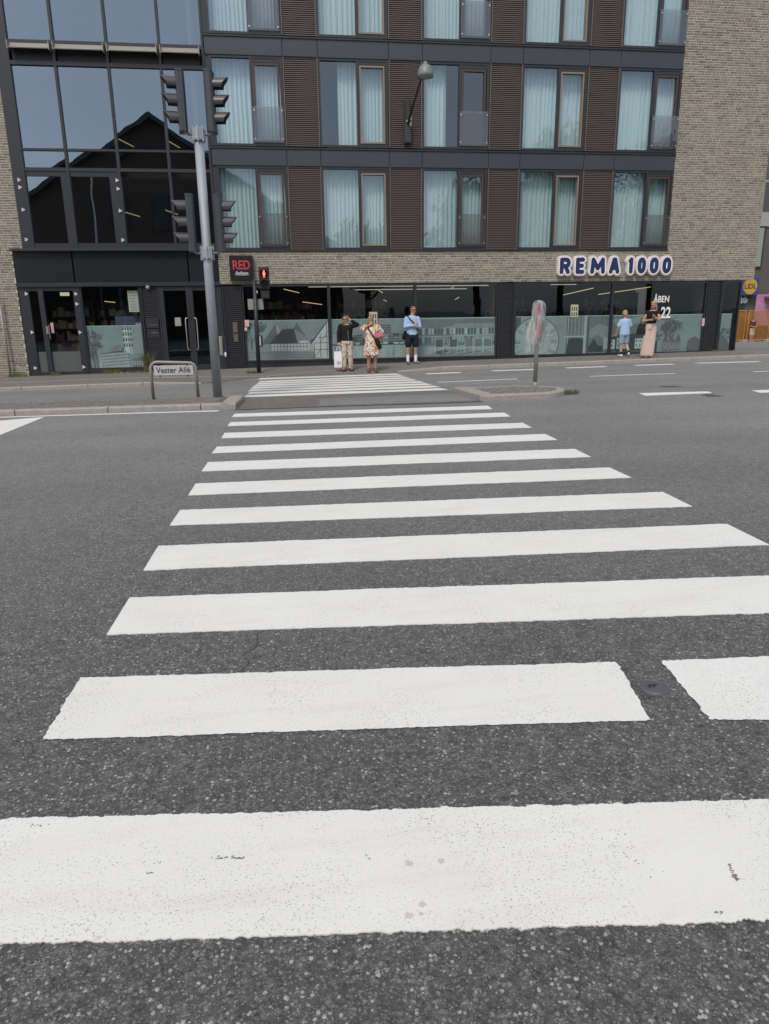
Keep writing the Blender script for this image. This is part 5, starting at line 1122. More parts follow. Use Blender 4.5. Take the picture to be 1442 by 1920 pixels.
def head(fg, b, c, yaw=0.0, tilt=0.0, lean=0.0):
    """skull, jaw, nose, ears about centre c; yaw>0 turns to the viewer's right. returns mapper for the face"""
    R_ = Matrix.Rotation(yaw, 3, 'Z') @ Matrix.Rotation(tilt, 3, 'X') @ Matrix.Rotation(lean, 3, 'Y'); c = Vector(c)
    q = lambda v: tuple(c+R_ @ Vector(v))
    def el(v, r):
        m = MB(); m.ell((0, 0, 0), r, 16, 10); b.add([fg.p(q((w[0]+v[0], w[1]+v[1], w[2]+v[2]))) for w in m.v], m.f)
    el((0, .012, .03), (.074, .092, .088)); el((0, -.018, -.03), (.060, .068, .080)); el((0, -.055, -.088), (.028, .022, .022)); el((0, -.03, .045), (.062, .06, .05))
    fg.cap(b, q((0, -.085, .012)), q((0, -.108, -.022)), .009, .014); el((-.012, -.092, -.026), (.010, .012, .009)); el((.012, -.092, -.026), (.010, .012, .009))
    for s_ in (-1, 1): el((s_*.076, .012, -.005), (.010, .020, .032)); el((s_*.038, -.062, -.018), (.022, .018, .018)); el((s_*.030, -.078, .034), (.026, .012, .009))
    fg.cap(b, q((-.018, -.083, -.058)), q((.018, -.083, -.058)), .0075, .0075)
    return q
SKIN = pm('skin', (.47, .27, .19), .5, 0, .08, 14, 0, 40, .4); SKIN2 = pm('skin_tan', (.40, .21, .14), .5, 0, .1, 14, 0, 40, .4)
LIP = pm('lips', (.34, .12, .10), .5); EYE = pm('eye_dark', (.03, .022, .018), .2); LENS = pm('sunglass_lens', (.012, .010, .010), .12, 0, .1, 4, 0, 40, .7)
def face(fg, q, par, shades=False, brow=(.1, .06, .04)):
    b = MB(); 
    for s_ in (-1, 1): b.ell(fg.p(q((s_*.030, -.083, .012))), .009*fg.k, 8, 6)
    b.build('eyes', EYE, par, True)
    b = MB(); b.cap(fg.p(q((-.021, -.087, -.057))), fg.p(q((.021, -.087, -.057))), .006*fg.k, .006*fg.k); b.build('mouth', LIP, par, True)
    b = MB()
    for s_ in (-1, 1): b.cap(fg.p(q((s_*.016, -.090, .036))), fg.p(q((s_*.046, -.082, .036))), .0045*fg.k, .0035*fg.k)
    b.build('eyebrows', pm('brow', brow, .8), par, True)
    if shades:
        b = MB()
        for s_ in (-1, 1):
            pts = [fg.p(q((s_*.034+.027*math.cos(t)*(.95 if math.sin(t) < 0 else 1.05), -.097+.012*abs(math.cos(t))*(1 if s_*math.cos(t) > 0 else 0), .010+.021*math.sin(t)))) for t in [2*PI*i/14 for i in range(14)]]
            nrm = (fg.p(q((0, -1, 0)))-fg.p(q((0, 0, 0)))).normalized()
            b.add([p+nrm*.003 for p in pts]+[p-nrm*.003 for p in pts], [tuple(range(14)), tuple(range(27, 13, -1))]+[(i, 14+i, 14+(i+1)%14, (i+1)%14) for i in range(14)])
            b.cyl(fg.p(q((s_*.062, -.085, .016))), fg.p(q((s_*.078, .005, .012))), .003, .003, 6)
        b.cyl(fg.p(q((-.01, -.1, .016))), fg.p(q((.01, -.1, .016))), .003, .003, 6); b.build('sunglasses', LENS, par)
def hairpiece(fg, q, par, col, blobs, name='hair', vox=.008, var=.35):
    b = MB()
    for v, r in blobs:
        m = MB(); m.ell((0, 0, 0), r, 14, 9); b.add([fg.p(q((w[0]+v[0], w[1]+v[1], w[2]+v[2]))) for w in m.v], m.f)
    return remesh(b, name, vox, pm('hair', col, .6, 0, var, 60, .6, 160), par, 2)
CAP = [((0, .022, .050), (.081, .094, .080)), ((0, .062, .0), (.074, .05, .075)), ((-.055, .02, .03), (.028, .05, .05)), ((.055, .02, .03), (.028, .05, .05)), ((0, -.055, .098), (.055, .03, .025))]
def shoe(fg, b, a, d, L=.25, w=.043, h=.045):
    """foot/shoe: a = ankle ground point, d = toe direction"""
    a = Vector(a); d = Vector(d).normalized(); fg.cap(b, a-d*.055+Vector((0, 0, .040)), a+d*(L*.35)+Vector((0, 0, .042)), w*.88, w*.95); fg.cap(b, a+d*(L*.35)+Vector((0, 0, .038)), a+d*(L-.10)+Vector((0, 0, .030)), w*.95, w*.72)
def clothcol(name, base, spots, sc, thr=.45):
    t = NT(name); t2 = t.noise(3, 3); c = t.mix(t2, [x*.88 for x in base], base)
    for i, (col, s_, th) in enumerate(spots):
        v = t.voro(sc*s_); sp = t.n('ShaderNodeSeparateColor'); t.l(v.outputs['Color'], sp.inputs[0]); m = t.math('MULTIPLY', t.math('LESS_THAN', v.outputs['Distance'], th), t.math('GREATER_THAN', sp.outputs[i % 3], .55)); c = t.mix(m, c, col)
    t.principled(c, .85, 0, t.bump(t.noise(14, 4), .5, .012), .2); return t.mat
def cloth(name, col, var=.15): return pm(name, col, .85, 0, var, 5, .5, 16, .2)
def person(foot, rz, label): 
    t_ = empty('person', foot, label, 'person'); return t_
def torso(b, fg, zs, inflate=0.0, w=1.0):
    """zs: (z, half width, half depth, y) stacked ellipses swept as a smooth column"""
    n = 20; v = []
    for z, hx_, hy_, y, x in zs: v += [fg.p((x+(hx_+inflate)*w*math.cos(2*PI*i/n), y+(hy_+inflate)*math.sin(2*PI*i/n), z)) for i in range(n)]
    k = len(zs); f_ = [(j*n+i, j*n+(i+1)%n, (j+1)*n+(i+1)%n, (j+1)*n+i) for j in range(k-1) for i in range(n)]+[tuple(range(n-1, -1, -1)), tuple(range((k-1)*n, k*n))]
    b.add(v, f_)

# --- A: black jacket, patterned trousers, carrying a white bag
ft = gnd(652, 693, .085); ft.z = PV(ft.x, ft.y); fg = Fig(ft, 0, 1.63/1.70)
A = person(ft, 0, 'person in black zip jacket and patterned pale trousers holding a white paper bag')
b = MB(); hc = (-.03, -.02, 1.555)
TZ = [(.86, .155, .10, 0, 0), (.96, .165, .11, 0, 0), (1.08, .150, .10, 0, 0), (1.22, .165, .11, 0, 0), (1.33, .17, .11, .005, 0), (1.40, .12, .08, .01, 0), (1.43, .06, .055, .01, 0)]
torso(b, fg, TZ); fg.chain(b, [(0, .015, 1.38), (-.02, -.005, 1.50)], [.062, .056]); q = head(fg, b, hc, -.55, .02)
for s_ in (-1, 1): fg.chain(b, [(s_*.09, 0, .88), (s_*.10, -.01, .48), (s_*.105, .02, .09)], [.085, .06, .042]); shoe(fg, b, (s_*.105, .0, 0), (s_*.25, -1, 0), .25, .04)
wl_, el_, sl_ = (-.245, -.03, .86), (-.255, .02, 1.10), (-.19, .01, 1.36); fg.chain(b, [sl_, el_, wl_], [.055, .045, .030]); hand(fg, b, wl_, (0, -.05, -1), (1, 0, 0), (0, -1, 0), 1.2)
wr_, er_, sr_ = (.10, -.03, 1.565), (.33, -.03, 1.40), (.19, .01, 1.37); fg.chain(b, [sr_, er_, wr_], [.055, .046, .032]); hand(fg, b, wr_, (-.55, .2, .75), (-.5, .8, -.2), (-.3, -.6, .6), .7)
body = remesh(b, 'body', .0075, SKIN, A, 2)
b = MB(); torso(b, fg, [(.92, .165, .115, 0, 0)]+[(z, w_, d_, y, x) for z, w_, d_, y, x in TZ[1:6]], .022); fg.chain(b, [sl_, el_, (-.248, -.02, .92)], [.078, .066, .052]); fg.chain(b, [sr_, er_, (.165, -.03, 1.52)], [.080, .068, .050]); fg.chain(b, [(-.10, .06, 1.40), (.10, .06, 1.40)], [.05, .05]); fg.chain(b, [(-.11, -.06, 1.36), (-.05, -.115, 1.2)], [.04, .02]); fg.chain(b, [(.11, -.06, 1.36), (.05, -.115, 1.2)], [.04, .02])
jk = remesh(b, 'jacket', .010, cloth('black_jacket', (.012, .012, .014), .25), A, 4)
b = MB(); b.tube([fg.p((.02, -.125, 1.24)), fg.p((.035, -.142, 1.1)), fg.p((.045, -.145, .93))], .006, 6); b.build('zip', MAT['galvdull'], jk)
b = MB(); torso(b, fg, [(.82, .165, .112, 0, 0), (.90, .168, .115, 0, 0), (.98, .16, .11, 0, 0)], .012)
for s_ in (-1, 1): fg.chain(b, [(s_*.085, 0, .88), (s_*.095, -.01, .5), (s_*.105, .015, .10)], [.105, .086, .072])
remesh(b, 'trousers', .010, clothcol('printed_trousers', (.56, .49, .41), [((.16, .12, .10), 1.0, .36), ((.30, .22, .19), 1.6, .36)], 16), A, 3)
b = MB()
for s_ in (-1, 1): b2 = (s_*.105, 0, 0); dd_ = Vector((s_*.25, -1, 0)).normalized(); fg.chain(b, [Vector(b2)-dd_*.06+Vector((0, 0, .012)), Vector(b2)+dd_*.17+Vector((0, 0, .012))], [.05, .048]); fg.chain(b, [(s_*.105-.05, -.06, .03), (s_*.115, -.08, .085), (s_*.105+.06, -.06, .03)], [.016]*3); fg.chain(b, [(s_*.06, 0, .06), (s_*.105, -.05, .09), (s_*.15, 0, .06)], [.014]*3)
remesh(b, 'sandals', .008, cloth('maroon_sandal', (.07, .025, .025)), A, 1)
hairpiece(fg, q, A, (.17, .105, .06), CAP); face(fg, q, A, True)
hp = fg.p((-.245, -.035, .77)); t_ = empty('paper_bag', (hp.x-.04, hp.y, hp.z-.62), 'white paper carrier bag with grey print held beside patterned trousers', 'bag')
b = MB(); x0_, x1_, y0, y1, z1, z0 = hp.x-.17, hp.x+.06, hp.y-.05, hp.y+.05, hp.z-.16, hp.z-.63
b.add([(x0_, y0, z0), (x1_, y0, z0), (x1_, y1, z0), (x0_, y1, z0), (x0_+.01, y0+.02, z1), (x1_-.005, y0+.02, z1), (x1_-.005, y1-.02, z1), (x0_+.01, y1-.02, z1), (x0_-.006, y0+.0, (z0+z1)/2), (x1_+.004, y0-.006, (z0+z1)/2)], [(3,2,1,0), (0,1,9,8), (8,9,5,4), (1,2,6,5,9), (2,3,7,6), (3,0,8,4,7)]); b.build('bag_body', pm('white_paper', (.70, .70, .74), .6, 0, .08, 12, .4, 10), t_)
for yy in (y0+.02, y1-.02): b = MB(); b.tube([(x0_+.06, yy, z1-.01), (x0_+.10, (yy+hp.y)/2, z1+.12), (hp.x-.005, hp.y, hp.z+.0), (x1_-.05, (yy+hp.y)/2, z1+.12), (x1_-.05, yy, z1-.01)], .005, 6); b.build('handle', MAT['white'], t_)
b = MB(); cx, cz = (x0_+x1_)/2+.02, z0+.13; b.add([(cx+.06*math.cos(t)*(1+.25*math.sin(3*t)), y0-.0075, cz+.055*math.sin(t)) for t in [2*PI*i/16 for i in range(16)]], [tuple(range(16))]); b.build('print', pm('bag_print', (.42, .42, .46), .7, 0, .8, 30), t_)

# --- B: floral dress
ft = gnd(698, 693, .085); ft.z = PV(ft.x, ft.y); fg = Fig(ft, 0, 1.60/1.66)
A = person(ft, 0, 'person in a knee-length floral dress raising one hand to the mouth')
b = MB(); hc = (-.035, -.02, 1.525)
TZ = [(.80, .17, .12, 0, 0), (.92, .185, .13, 0, 0), (1.05, .165, .12, 0, 0), (1.2, .175, .13, -.01, 0), (1.30, .17, .115, 0, 0), (1.37, .12, .08, .01, 0), (1.40, .06, .055, .01, 0)]
torso(b, fg, TZ); fg.chain(b, [(0, .015, 1.35), (-.02, -.005, 1.47)], [.058, .052]); q = head(fg, b, hc, -.15, .05)
for s_ in (-1, 1): fg.chain(b, [(s_*.085, 0, .82), (s_*.095, -.01, .45), (s_*.10, .025, .30), (s_*.105, .015, .08)], [.09, .060, .058, .038]); shoe(fg, b, (s_*.105, .0, 0), (s_*.12, -1, 0), .24, .038)
wl_, el_, sl_ = (-.085, -.12, 1.40), (-.31, -.06, 1.26), (-.18, .0, 1.33); fg.chain(b, [sl_, el_, wl_], [.058, .047, .030]); hand(fg, b, wl_, (.75, -.05, .5), (.1, .9, 0), (-.45, 0, .9), .8)
wr_, er_, sr_ = (.22, -.12, 1.02), (.36, .02, 1.10), (.18, .0, 1.33); fg.chain(b, [sr_, er_, wr_], [.058, .047, .030]); hand(fg, b, wr_, (-.9, -.1, .1), (0, .3, -1), (0, -.9, .3), 1.0)
body = remesh(b, 'body', .0075, SKIN2, A, 2)
b = MB(); torso(b, fg, [(.50, .255, .17, 0, 0), (.60, .235, .16, 0, 0), (.78, .215, .15, 0, 0), (.92, .20, .145, 0, 0), (1.05, .18, .135, 0, 0), (1.2, .19, .142, -.01, 0), (1.30, .18, .12, 0, 0), (1.355, .14, .085, .01, 0)], .012); fg.chain(b, [sl_, (-.27, -.04, 1.275)], [.088, .09]); fg.chain(b, [sr_, (.30, .01, 1.19)], [.088, .088])
for i in range(9): a_ = i*2*PI/9; fg.chain(b, [(.2*math.cos(a_), .14*math.sin(a_), .85), (.255*math.cos(a_), .18*math.sin(a_), .50)], [.02, .028])
remesh(b, 'dress', .010, clothcol('floral_dress', (.70, .62, .54), [((.62, .26, .10), 1.0, .42), ((.50, .08, .10), 1.4, .42), ((.20, .07, .14), 1.8, .40), ((.68, .40, .12), 1.25, .40), ((.16, .10, .10), 2.1, .36)], 11), A, 3)
b = MB()
for s_ in (-1, 1): fg.chain(b, [(s_*.105, .05, .012), (s_*.12, -.19, .012)], [.046, .046]); fg.chain(b, [(s_*.115-.048, -.12, .03), (s_*.115, -.125, .07), (s_*.115+.05, -.12, .03)], [.013]*3); fg.chain(b, [(s_*.105-.042, 0, .06), (s_*.105, -.045, .095), (s_*.105+.042, 0, .06)], [.011]*3)
remesh(b, 'sandals', .008, cloth('brown_sandal', (.13, .07, .045)), A, 1)
hairpiece(fg, q, A, (.23, .19, .165), [((0, .022, .050), (.086, .098, .082)), ((-.075, .02, -.03), (.026, .055, .085)), ((.075, .02, -.03), (.026, .055, .085)), ((0, .07, -.03), (.075, .045, .09)), ((0, -.06, .085), (.065, .035, .028))]); face(fg, q, A, False, (.15, .11, .09))
bl_ = cloth('black_bag', (.014, .014, .016), .2)
t_ = empty('shoulder_bag', fg.p((.16, -.14, .70)), 'black shoulder bag on a cross strap over the floral dress', 'bag')
b = MB(); fg.chain(b, [(.13, -.17, .93), (.20, -.165, .80)], [.07, .075]); fg.chain(b, [(.17, -.16, .92), (.235, -.15, .74)], [.055, .06]); remesh(b, 'bag_body', .010, bl_, t_, 2)
def strap(fg, pts, w, par, mt, th=.007):
    v = []; P_ = [fg.p(p) for p in pts]; b = MB()
    for i, p in enumerate(P_):
        d = (P_[min(i+1, len(P_)-1)]-P_[max(i-1, 0)]).normalized(); n_ = (p-(fg.o+Vector((0, 0, p.z-fg.o.z)))); n_.z = 0; n_ = n_.normalized(); s_ = d.cross(n_).normalized()*w
        v += [p+s_, p-s_, p-s_+n_*th, p+s_+n_*th]
    k = len(P_); b.add(v, [(i*4+j, i*4+(j+1)%4, (i+1)*4+(j+1)%4, (i+1)*4+j) for i in range(k-1) for j in range(4)]); return b.build('strap', mt, par, fix=True)
strap(fg, [(-.10, .06, 1.39), (-.12, -.05, 1.375), (-.10, -.13, 1.28), (-.04, -.16, 1.17), (.03, -.162, 1.06), (.10, -.165, .96)], .022, t_, bl_)
t_ = empty('hand_fan', fg.p((.16, -.17, 1.05)), 'bright pink folding fan held at the waist of the floral dress', 'fan')
b = MB(); c0 = Vector((.20, -.17, 1.03)); n = 11
for i in range(n-1):
    a0, a1 = PI*.25+PI*.62*i/(n-1), PI*.25+PI*.62*(i+1)/(n-1); r_ = .15
    v = [fg.p(c0), fg.p(c0+Vector((r_*math.cos(a0), -.006*(i % 2), r_*math.sin(a0)))), fg.p(c0+Vector((r_*math.cos(a1), -.006*((i+1) % 2), r_*math.sin(a1)))), fg.p(c0+Vector((0, .006, 0))), fg.p(c0+Vector((r_*math.cos(a0), -.006*(i % 2)+.006, r_*math.sin(a0)))), fg.p(c0+Vector((r_*math.cos(a1), -.006*((i+1) % 2)+.006, r_*math.sin(a1))))]
    b.add(v, [(0, 1, 2), (5, 4, 3), (1, 4, 5, 2)])
b.build('leaf', pm('fan_pink', (.66, .12, .28), .7, 0, .3, 20), t_)

# --- C: blue shirt, navy shorts
ft = gnd(773, 683.5, .1); ft.y = min(ft.y, 23.15); ft.z = PV(ft.x, ft.y); fg = Fig(ft, 0, 1.77/1.78)
A = person(ft, 0, 'person in pale blue shirt and navy shorts standing with arms crossed')
b = MB(); hc = (.035, -.02, 1.65)
TZ = [(.90, .155, .10, 0, 0), (1.0, .165, .11, 0, 0), (1.12, .155, .105, 0, 0), (1.28, .185, .12, 0, 0), (1.40, .178, .11, .005, 0), (1.475, .11, .075, .01, 0), (1.50, .06, .058, .01, 0)]
torso(b, fg, TZ); fg.chain(b, [(0, .015, 1.45), (.025, -.005, 1.58)], [.062, .058]); q = head(fg, b, hc, .30, .05)
LX = {-1: -.135, 1: .115}
for s_ in (-1, 1): x = LX[s_]; fg.chain(b, [(s_*.09, 0, .92), (x*.95, -.01, .50), (x, .03, .34), (x, .02, .09)], [.09, .060, .058, .040]); shoe(fg, b, (x, .0, 0), (.05 if s_ < 0 else .75, -1, 0), .26, .042)
sl_, el_, wl_ = (-.18, .01, 1.40), (-.235, -.06, 1.15), (.03, -.19, 1.20); fg.chain(b, [sl_, el_, wl_], [.06, .05, .034]); hand(fg, b, wl_, (.95, .1, .22), (0, 1, 0), (-.2, 0, .95), .5)
sr_, er_, wr_ = (.18, .01, 1.40), (.235, -.06, 1.15), (-.02, -.175, 1.165); fg.chain(b, [sr_, er_, wr_], [.06, .05, .034]); hand(fg, b, wr_, (-.95, .35, .05), (0, 1, 0), (.1, 0, .95), .5)
remesh(b, 'body', .0075, SKIN, A, 2)
b = MB(); torso(b, fg, [(.90, .17, .12, 0, 0)]+TZ[1:6], .016); fg.chain(b, [sl_, el_, (-.06, -.165, 1.185)], [.068, .060, .048]); fg.chain(b, [sr_, er_, (.07, -.155, 1.165)], [.068, .060, .048]); fg.chain(b, [(-.07, .03, 1.47), (0, .06, 1.49), (.07, .03, 1.47), (.05, -.06, 1.45)], [.03]*4); fg.chain(b, [(-.07, .03, 1.47), (-.05, -.06, 1.45)], [.03]*2)
remesh(b, 'shirt', .009, cloth('pale_blue_shirt', (.33, .45, .66), .12), A, 4)
b = MB(); torso(b, fg, [(.80, .175, .125, 0, 0), (.9, .175, .12, 0, 0), (.985, .165, .115, 0, 0)], .012)
for s_ in (-1, 1): fg.chain(b, [(s_*.09, 0, .9), (LX[s_]*.93, -.005, .60)], [.11, .105])
remesh(b, 'shorts', .009, cloth('navy_shorts', (.015, .017, .028)), A, 3)
b = MB()
for s_ in (-1, 1): fg.chain(b, [(LX[s_], .02, .25), (LX[s_], .015, .08)], [.053, .047])
remesh(b, 'socks', .008, cloth('white_socks', (.74, .74, .78), .06), A, 2)
b = MB()
for s_ in (-1, 1): shoe(fg, b, (LX[s_], 0, .0), (.05 if s_ < 0 else .75, -1, 0), .275, .050)
remesh(b, 'shoes', .008, cloth('grey_trainers', (.16, .155, .15)), A, 2)
hairpiece(fg, q, A, (.20, .085, .04), CAP); face(fg, q, A, True)
t_ = empty('sling_bag', fg.p((-.2, .12, .85)), 'black sling bag hanging behind the person in blue shirt', 'bag')
b = MB(); fg.chain(b, [(-.19, .13, .95), (-.23, .14, .82)], [.075, .08]); fg.chain(b, [(-.10, .15, .95), (-.12, .15, .84)], [.06, .06]); remesh(b, 'bag_body', .010, bl_, t_, 2)
strap(fg, [(-.155, .05, 1.46), (-.14, -.07, 1.45), (-.07, -.135, 1.36), (.02, -.155, 1.27), (.13, -.15, 1.10), (.19, -.10, 1.02), (.205, 0, .98)], .02, t_, cloth('navy_strap', (.016, .02, .045)))
b = MB(); b.cyl(fg.p((.0, -.185, 1.17)), fg.p((.015, -.185, 1.175)), .036, .036, 12); b.build('watch', MAT['white'], A)

# --- D: child from behind, pale blue T-shirt
ft = gnd(1168, 670, .1); ft.y = min(ft.y, 22.9); ft.z = PV(ft.x, ft.y); fg = Fig(ft, PI, 1.46/1.50)   # faces the shop
A = person(ft, 0, 'child in pale blue T-shirt and shorts seen from behind facing the shop window')
b = MB(); hc = (.015, -.06, 1.375)
TZ = [(.74, .13, .09, 0, 0), (.82, .14, .095, 0, 0), (.95, .135, .09, -.01, 0), (1.08, .15, .10, -.02, 0), (1.17, .15, .095, -.025, 0), (1.22, .10, .07, -.03, 0), (1.25, .05, .05, -.035, 0)]
torso(b, fg, TZ); fg.chain(b, [(0, -.03, 1.20), (.01, -.045, 1.31)], [.048, .046]); q = head(fg, b, hc, -.1, .22)
LG = {1: [(.075, 0, .76), (.085, -.02, .40), (.085, .0, .08)], -1: [(-.075, 0, .76), (-.095, -.03, .42), (-.12, .17, .13)]}
for s_ in (-1, 1): fg.chain(b, LG[s_], [.078, .052, .036])
shoe(fg, b, (.085, 0, 0), (.1, -1, 0), .22, .036); shoe(fg, b, (-.12, .15, .06), (-.5, -1, -.15), .2, .036)
sl_, el_, wl_ = (.145, -.02, 1.155), (.225, -.02, .95), (.235, -.10, .76); fg.chain(b, [sl_, el_, wl_], [.048, .038, .026]); hand(fg, b, wl_, (.1, -.4, -.9), (-1, 0, 0), (0, -.9, .4), .6)
sr_, er_, wr_ = (-.145, -.02, 1.155), (-.21, -.05, .96), (-.16, -.20, .84); fg.chain(b, [sr_, er_, wr_], [.048, .038, .026]); hand(fg, b, wr_, (.4, -.8, .1), (0, 0, -1), (.8, .4, 0), .6)
remesh(b, 'body', .0075, SKIN, A, 2)
b = MB(); torso(b, fg, [(.71, .165, .115, 0, 0), (.82, .158, .11, 0, 0), (.95, .15, .105, -.01, 0)]+TZ[3:6], .016); fg.chain(b, [sl_, (.215, -.02, 1.0)], [.060, .066]); fg.chain(b, [sr_, (-.197, -.03, 1.0)], [.060, .064])
remesh(b, 'tshirt', .009, cloth('pale_blue_tshirt', (.34, .47, .66), .12), A, 3)
b = MB(); torso(b, fg, [(.68, .145, .105, 0, 0), (.78, .145, .10, 0, 0)], .014)
for s_ in (-1, 1): fg.chain(b, [(s_*.075, 0, .74), (LG[s_][1][0], -.02, .47)], [.098, .088])
remesh(b, 'shorts', .009, cloth('blue_grey_shorts', (.26, .33, .46), .12), A, 3)
b = MB(); fg.chain(b, [(.085, 0, .14), (.085, 0, .07)], [.042, .04]); fg.chain(b, [(-.116, .145, .18), (-.12, .168, .12)], [.042, .04]); remesh(b, 'socks', .008, cloth('black_socks', (.02, .02, .022)), A, 2)
b = MB(); shoe(fg, b, (.085, 0, 0), (.1, -1, 0), .24, .045); shoe(fg, b, (-.12, .15, .055), (-.5, -1, -.15), .22, .045); remesh(b, 'shoes', .008, cloth('white_trainers', (.66, .66, .64), .06), A, 2)
hairpiece(fg, q, A, (.36, .24, .13), CAP+[((0, .07, -.03), (.06, .035, .05))]); face(fg, q, A, False, (.25, .17, .1))

# --- E: black sleeveless top, wide beige trousers, tote bag, phone
ft = gnd(1214, 671, .1); ft.y = min(ft.y, 22.7); ft.z = PV(ft.x, ft.y); fg = Fig(ft, -.55, 1.74/1.72)
A = person(ft, 0, 'person with long fair hair in black top and wide beige trousers looking at a phone')
b = MB(); hc = (.06, -.045, 1.585)
TZ = [(.90, .145, .10, 0, .02), (.98, .15, .105, 0, .02), (1.1, .125, .095, 0, .03), (1.25, .145, .105, 0, .04), (1.36, .155, .095, .005, .045), (1.43, .10, .07, .01, .05), (1.46, .05, .05, .01, .05)]
torso(b, fg, TZ); fg.chain(b, [(.05, .01, 1.42), (.055, -.015, 1.53)], [.05, .047]); q = head(fg, b, hc, -.25, .38)
for s_ in (-1, 1): fg.chain(b, [(s_*.08+.02, 0, .92), (s_*.085, -.01, .48), (s_*.075-.03, .02, .08)], [.085, .056, .038]); shoe(fg, b, (s_*.075-.03, .0, 0), (s_*.2, -1, 0), .235, .036)
sl_, el_, wl_ = (-.12, .01, 1.38), (-.215, -.03, 1.11), (.04, -.20, 1.15); fg.chain(b, [sl_, el_, wl_], [.048, .039, .027]); hand(fg, b, wl_, (.85, -.35, .3), (.2, .3, .9), (0, -.3, 1), .9)
sr_, er_, wr_ = (.205, .01, 1.38), (.25, -.04, 1.12), (.17, -.24, 1.20); fg.chain(b, [sr_, er_, wr_], [.048, .039, .027]); hand(fg, b, wr_, (-.6, -.7, .3), (-.2, .3, .9), (0, 0, 1), .9)
remesh(b, 'body', .0075, SKIN, A, 2)
b = MB(); torso(b, fg, [(1.03, .138, .102, 0, .025), (1.1, .133, .102, 0, .03), (1.25, .15, .11, 0, .04), (1.36, .155, .10, .005, .045), (1.415, .11, .075, .01, .05)], .012); fg.chain(b, [sl_, (-.14, .01, 1.34)], [.062, .06]); fg.chain(b, [sr_, (.22, .01, 1.34)], [.062, .06]); remesh(b, 'top', .009, cloth('black_top', (.014, .014, .016)), A, 3)
b = MB(); torso(b, fg, [(.86, .158, .115, 0, .02), (.95, .158, .115, 0, .02), (1.05, .135, .10, 0, .025)], .01)
for s_ in (-1, 1): fg.chain(b, [(s_*.075+.02, 0, .9), (s_*.085, -.005, .5), (s_*.08-.03, .0, .10)], [.11, .108, .128]); fg.chain(b, [(s_*.075+.02, -.07, .9), (s_*.085, -.10, .5), (s_*.08-.03, -.11, .08)], [.03, .022, .028])
remesh(b, 'trousers', .010, cloth('beige_trousers', (.55, .45, .38), .1), A, 3)
b = MB()
for s_ in (-1, 1): fg.chain(b, [(s_*.075-.03, .05, .012), (s_*.1-.03, -.19, .012)], [.042, .042]); fg.chain(b, [(s_*.085-.075, -.13, .03), (s_*.085-.03, -.14, .065), (s_*.085+.015, -.13, .03)], [.012]*3)
remesh(b, 'sandals', .008, cloth('dark_red_sandal', (.12, .05, .045)), A, 1)
hairpiece(fg, q, A, (.36, .23, .12), [((0, .022, .050), (.084, .097, .082)), ((0, .075, -.08), (.075, .04, .14)), ((-.07, .04, -.10), (.024, .05, .13)), ((.072, .03, -.11), (.026, .05, .15)), ((0, .085, -.18), (.065, .03, .10)), ((0, -.05, .09), (.06, .03, .03))]); face(fg, q, A, False, (.2, .13, .07))
b = MB(); m = MB(); m.box(-.036, .036, -.005, .005, -.074, .074); R_ = Matrix.Rotation(-.8, 3, 'X'); b.add([fg.p(Vector((.115, -.315, 1.245))+R_ @ Vector(v)) for v in m.v], m.f); tag(b.build('phone', LENS), 'dark mobile phone held by the person in beige trousers', 'phone')
t_ = empty('tote_bag', fg.p((-.24, -.02, .70)), 'black leather tote bag hanging from the elbow above beige trousers', 'bag')
b = MB(); n_ = [(-.36, .05), (-.12, -.08)]; 
v = [fg.p(p) for p in ((-.40, .03, .70), (-.12, -.12, .70), (-.10, -.02, .70), (-.36, .14, .70), (-.33, .01, 1.03), (-.13, -.09, 1.03), (-.12, -.05, 1.03), (-.31, .07, 1.03), (-.39, .02, .86), (-.115, -.13, .86))]
b.add(v, [(3,2,1,0), (0,1,9,8), (8,9,5,4), (1,2,6,5,9), (2,3,7,6), (3,0,8,4,7), (4,5,6,7)]); b.build('bag_body', pm('black_leather', (.014, .014, .017), .4, 0, .2, 8, .5, 12), t_, fix=True)
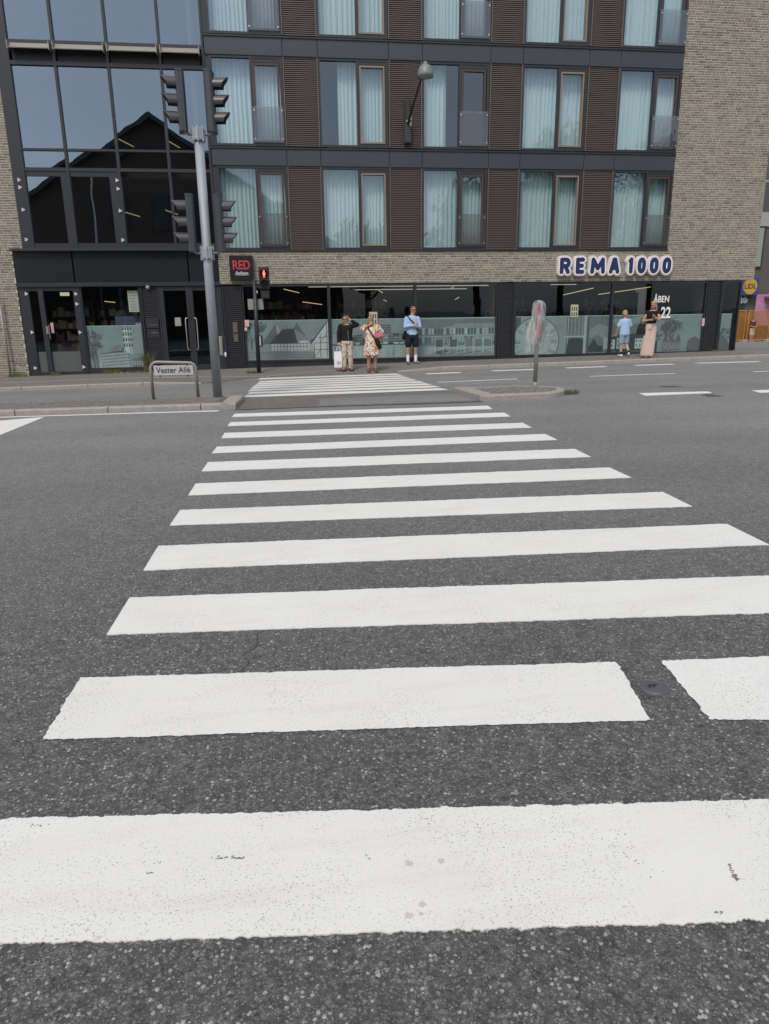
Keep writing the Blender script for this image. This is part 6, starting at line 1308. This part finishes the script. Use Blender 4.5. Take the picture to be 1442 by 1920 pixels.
for dy in (0, .06): b = MB(); b.tube([fg.p(p) for p in ((-.30, .0+dy, 1.02), (-.265, -.01+dy, 1.16), (-.20, -.03, 1.30-dy), (-.165, -.06+dy*.5, 1.16), (-.15, -.08+dy*.5, 1.02))], .007, 6); b.build('handle', bl_, t_)

# --- F: far passer-by behind the fence
p_ = atY(1408, 639, 44.9); fz = G(p_.x, 44.9); fg = Fig((p_.x, 44.9, fz), .4, 1.62/1.70)
A = person(fg.o, 0, 'distant person in brown top and beige shorts beside the orange fence')
b = MB(); TZ = [(.86, .155, .10, 0, 0), (.96, .165, .11, 0, 0), (1.2, .165, .11, 0, 0), (1.35, .17, .10, 0, 0), (1.42, .06, .055, 0, 0)]; torso(b, fg, TZ); fg.chain(b, [(0, 0, 1.38), (0, -.01, 1.5)], [.06, .055]); q = head(fg, b, (0, -.02, 1.56), -.5)
for s_ in (-1, 1): fg.chain(b, [(s_*.09, 0, .88), (s_*.10, -.02, .48), (s_*.11, .02*s_, .08)], [.085, .058, .04]); shoe(fg, b, (s_*.11, 0, 0), (0, -1, 0)); fg.chain(b, [(s_*.19, 0, 1.34), (s_*.25, -.02, 1.08), (s_*.16, -.18, 1.0)], [.055, .045, .03]); hand(fg, b, (s_*.16, -.18, 1.0), (-s_*.6, -.6, 0), (0, 0, -1), (0, -.5, .5), .6)
remesh(b, 'body', .012, SKIN2, A, 2); b = MB(); torso(b, fg, TZ[:4], .02); 
for s_ in (-1, 1): fg.chain(b, [(s_*.19, 0, 1.34), (s_*.235, -.01, 1.14)], [.075, .07])
remesh(b, 'tshirt', .014, cloth('brown_top', (.09, .035, .03)), A, 2); b = MB(); torso(b, fg, [(.8, .165, .115, 0, 0), (.95, .165, .115, 0, 0)], .015)
for s_ in (-1, 1): fg.chain(b, [(s_*.09, 0, .88), (s_*.105, -.01, .5)], [.105, .1])
remesh(b, 'shorts', .014, cloth('beige_shorts', (.45, .37, .28)), A, 2); hairpiece(fg, q, A, (.05, .035, .03), CAP, vox=.012); face(fg, q, A)
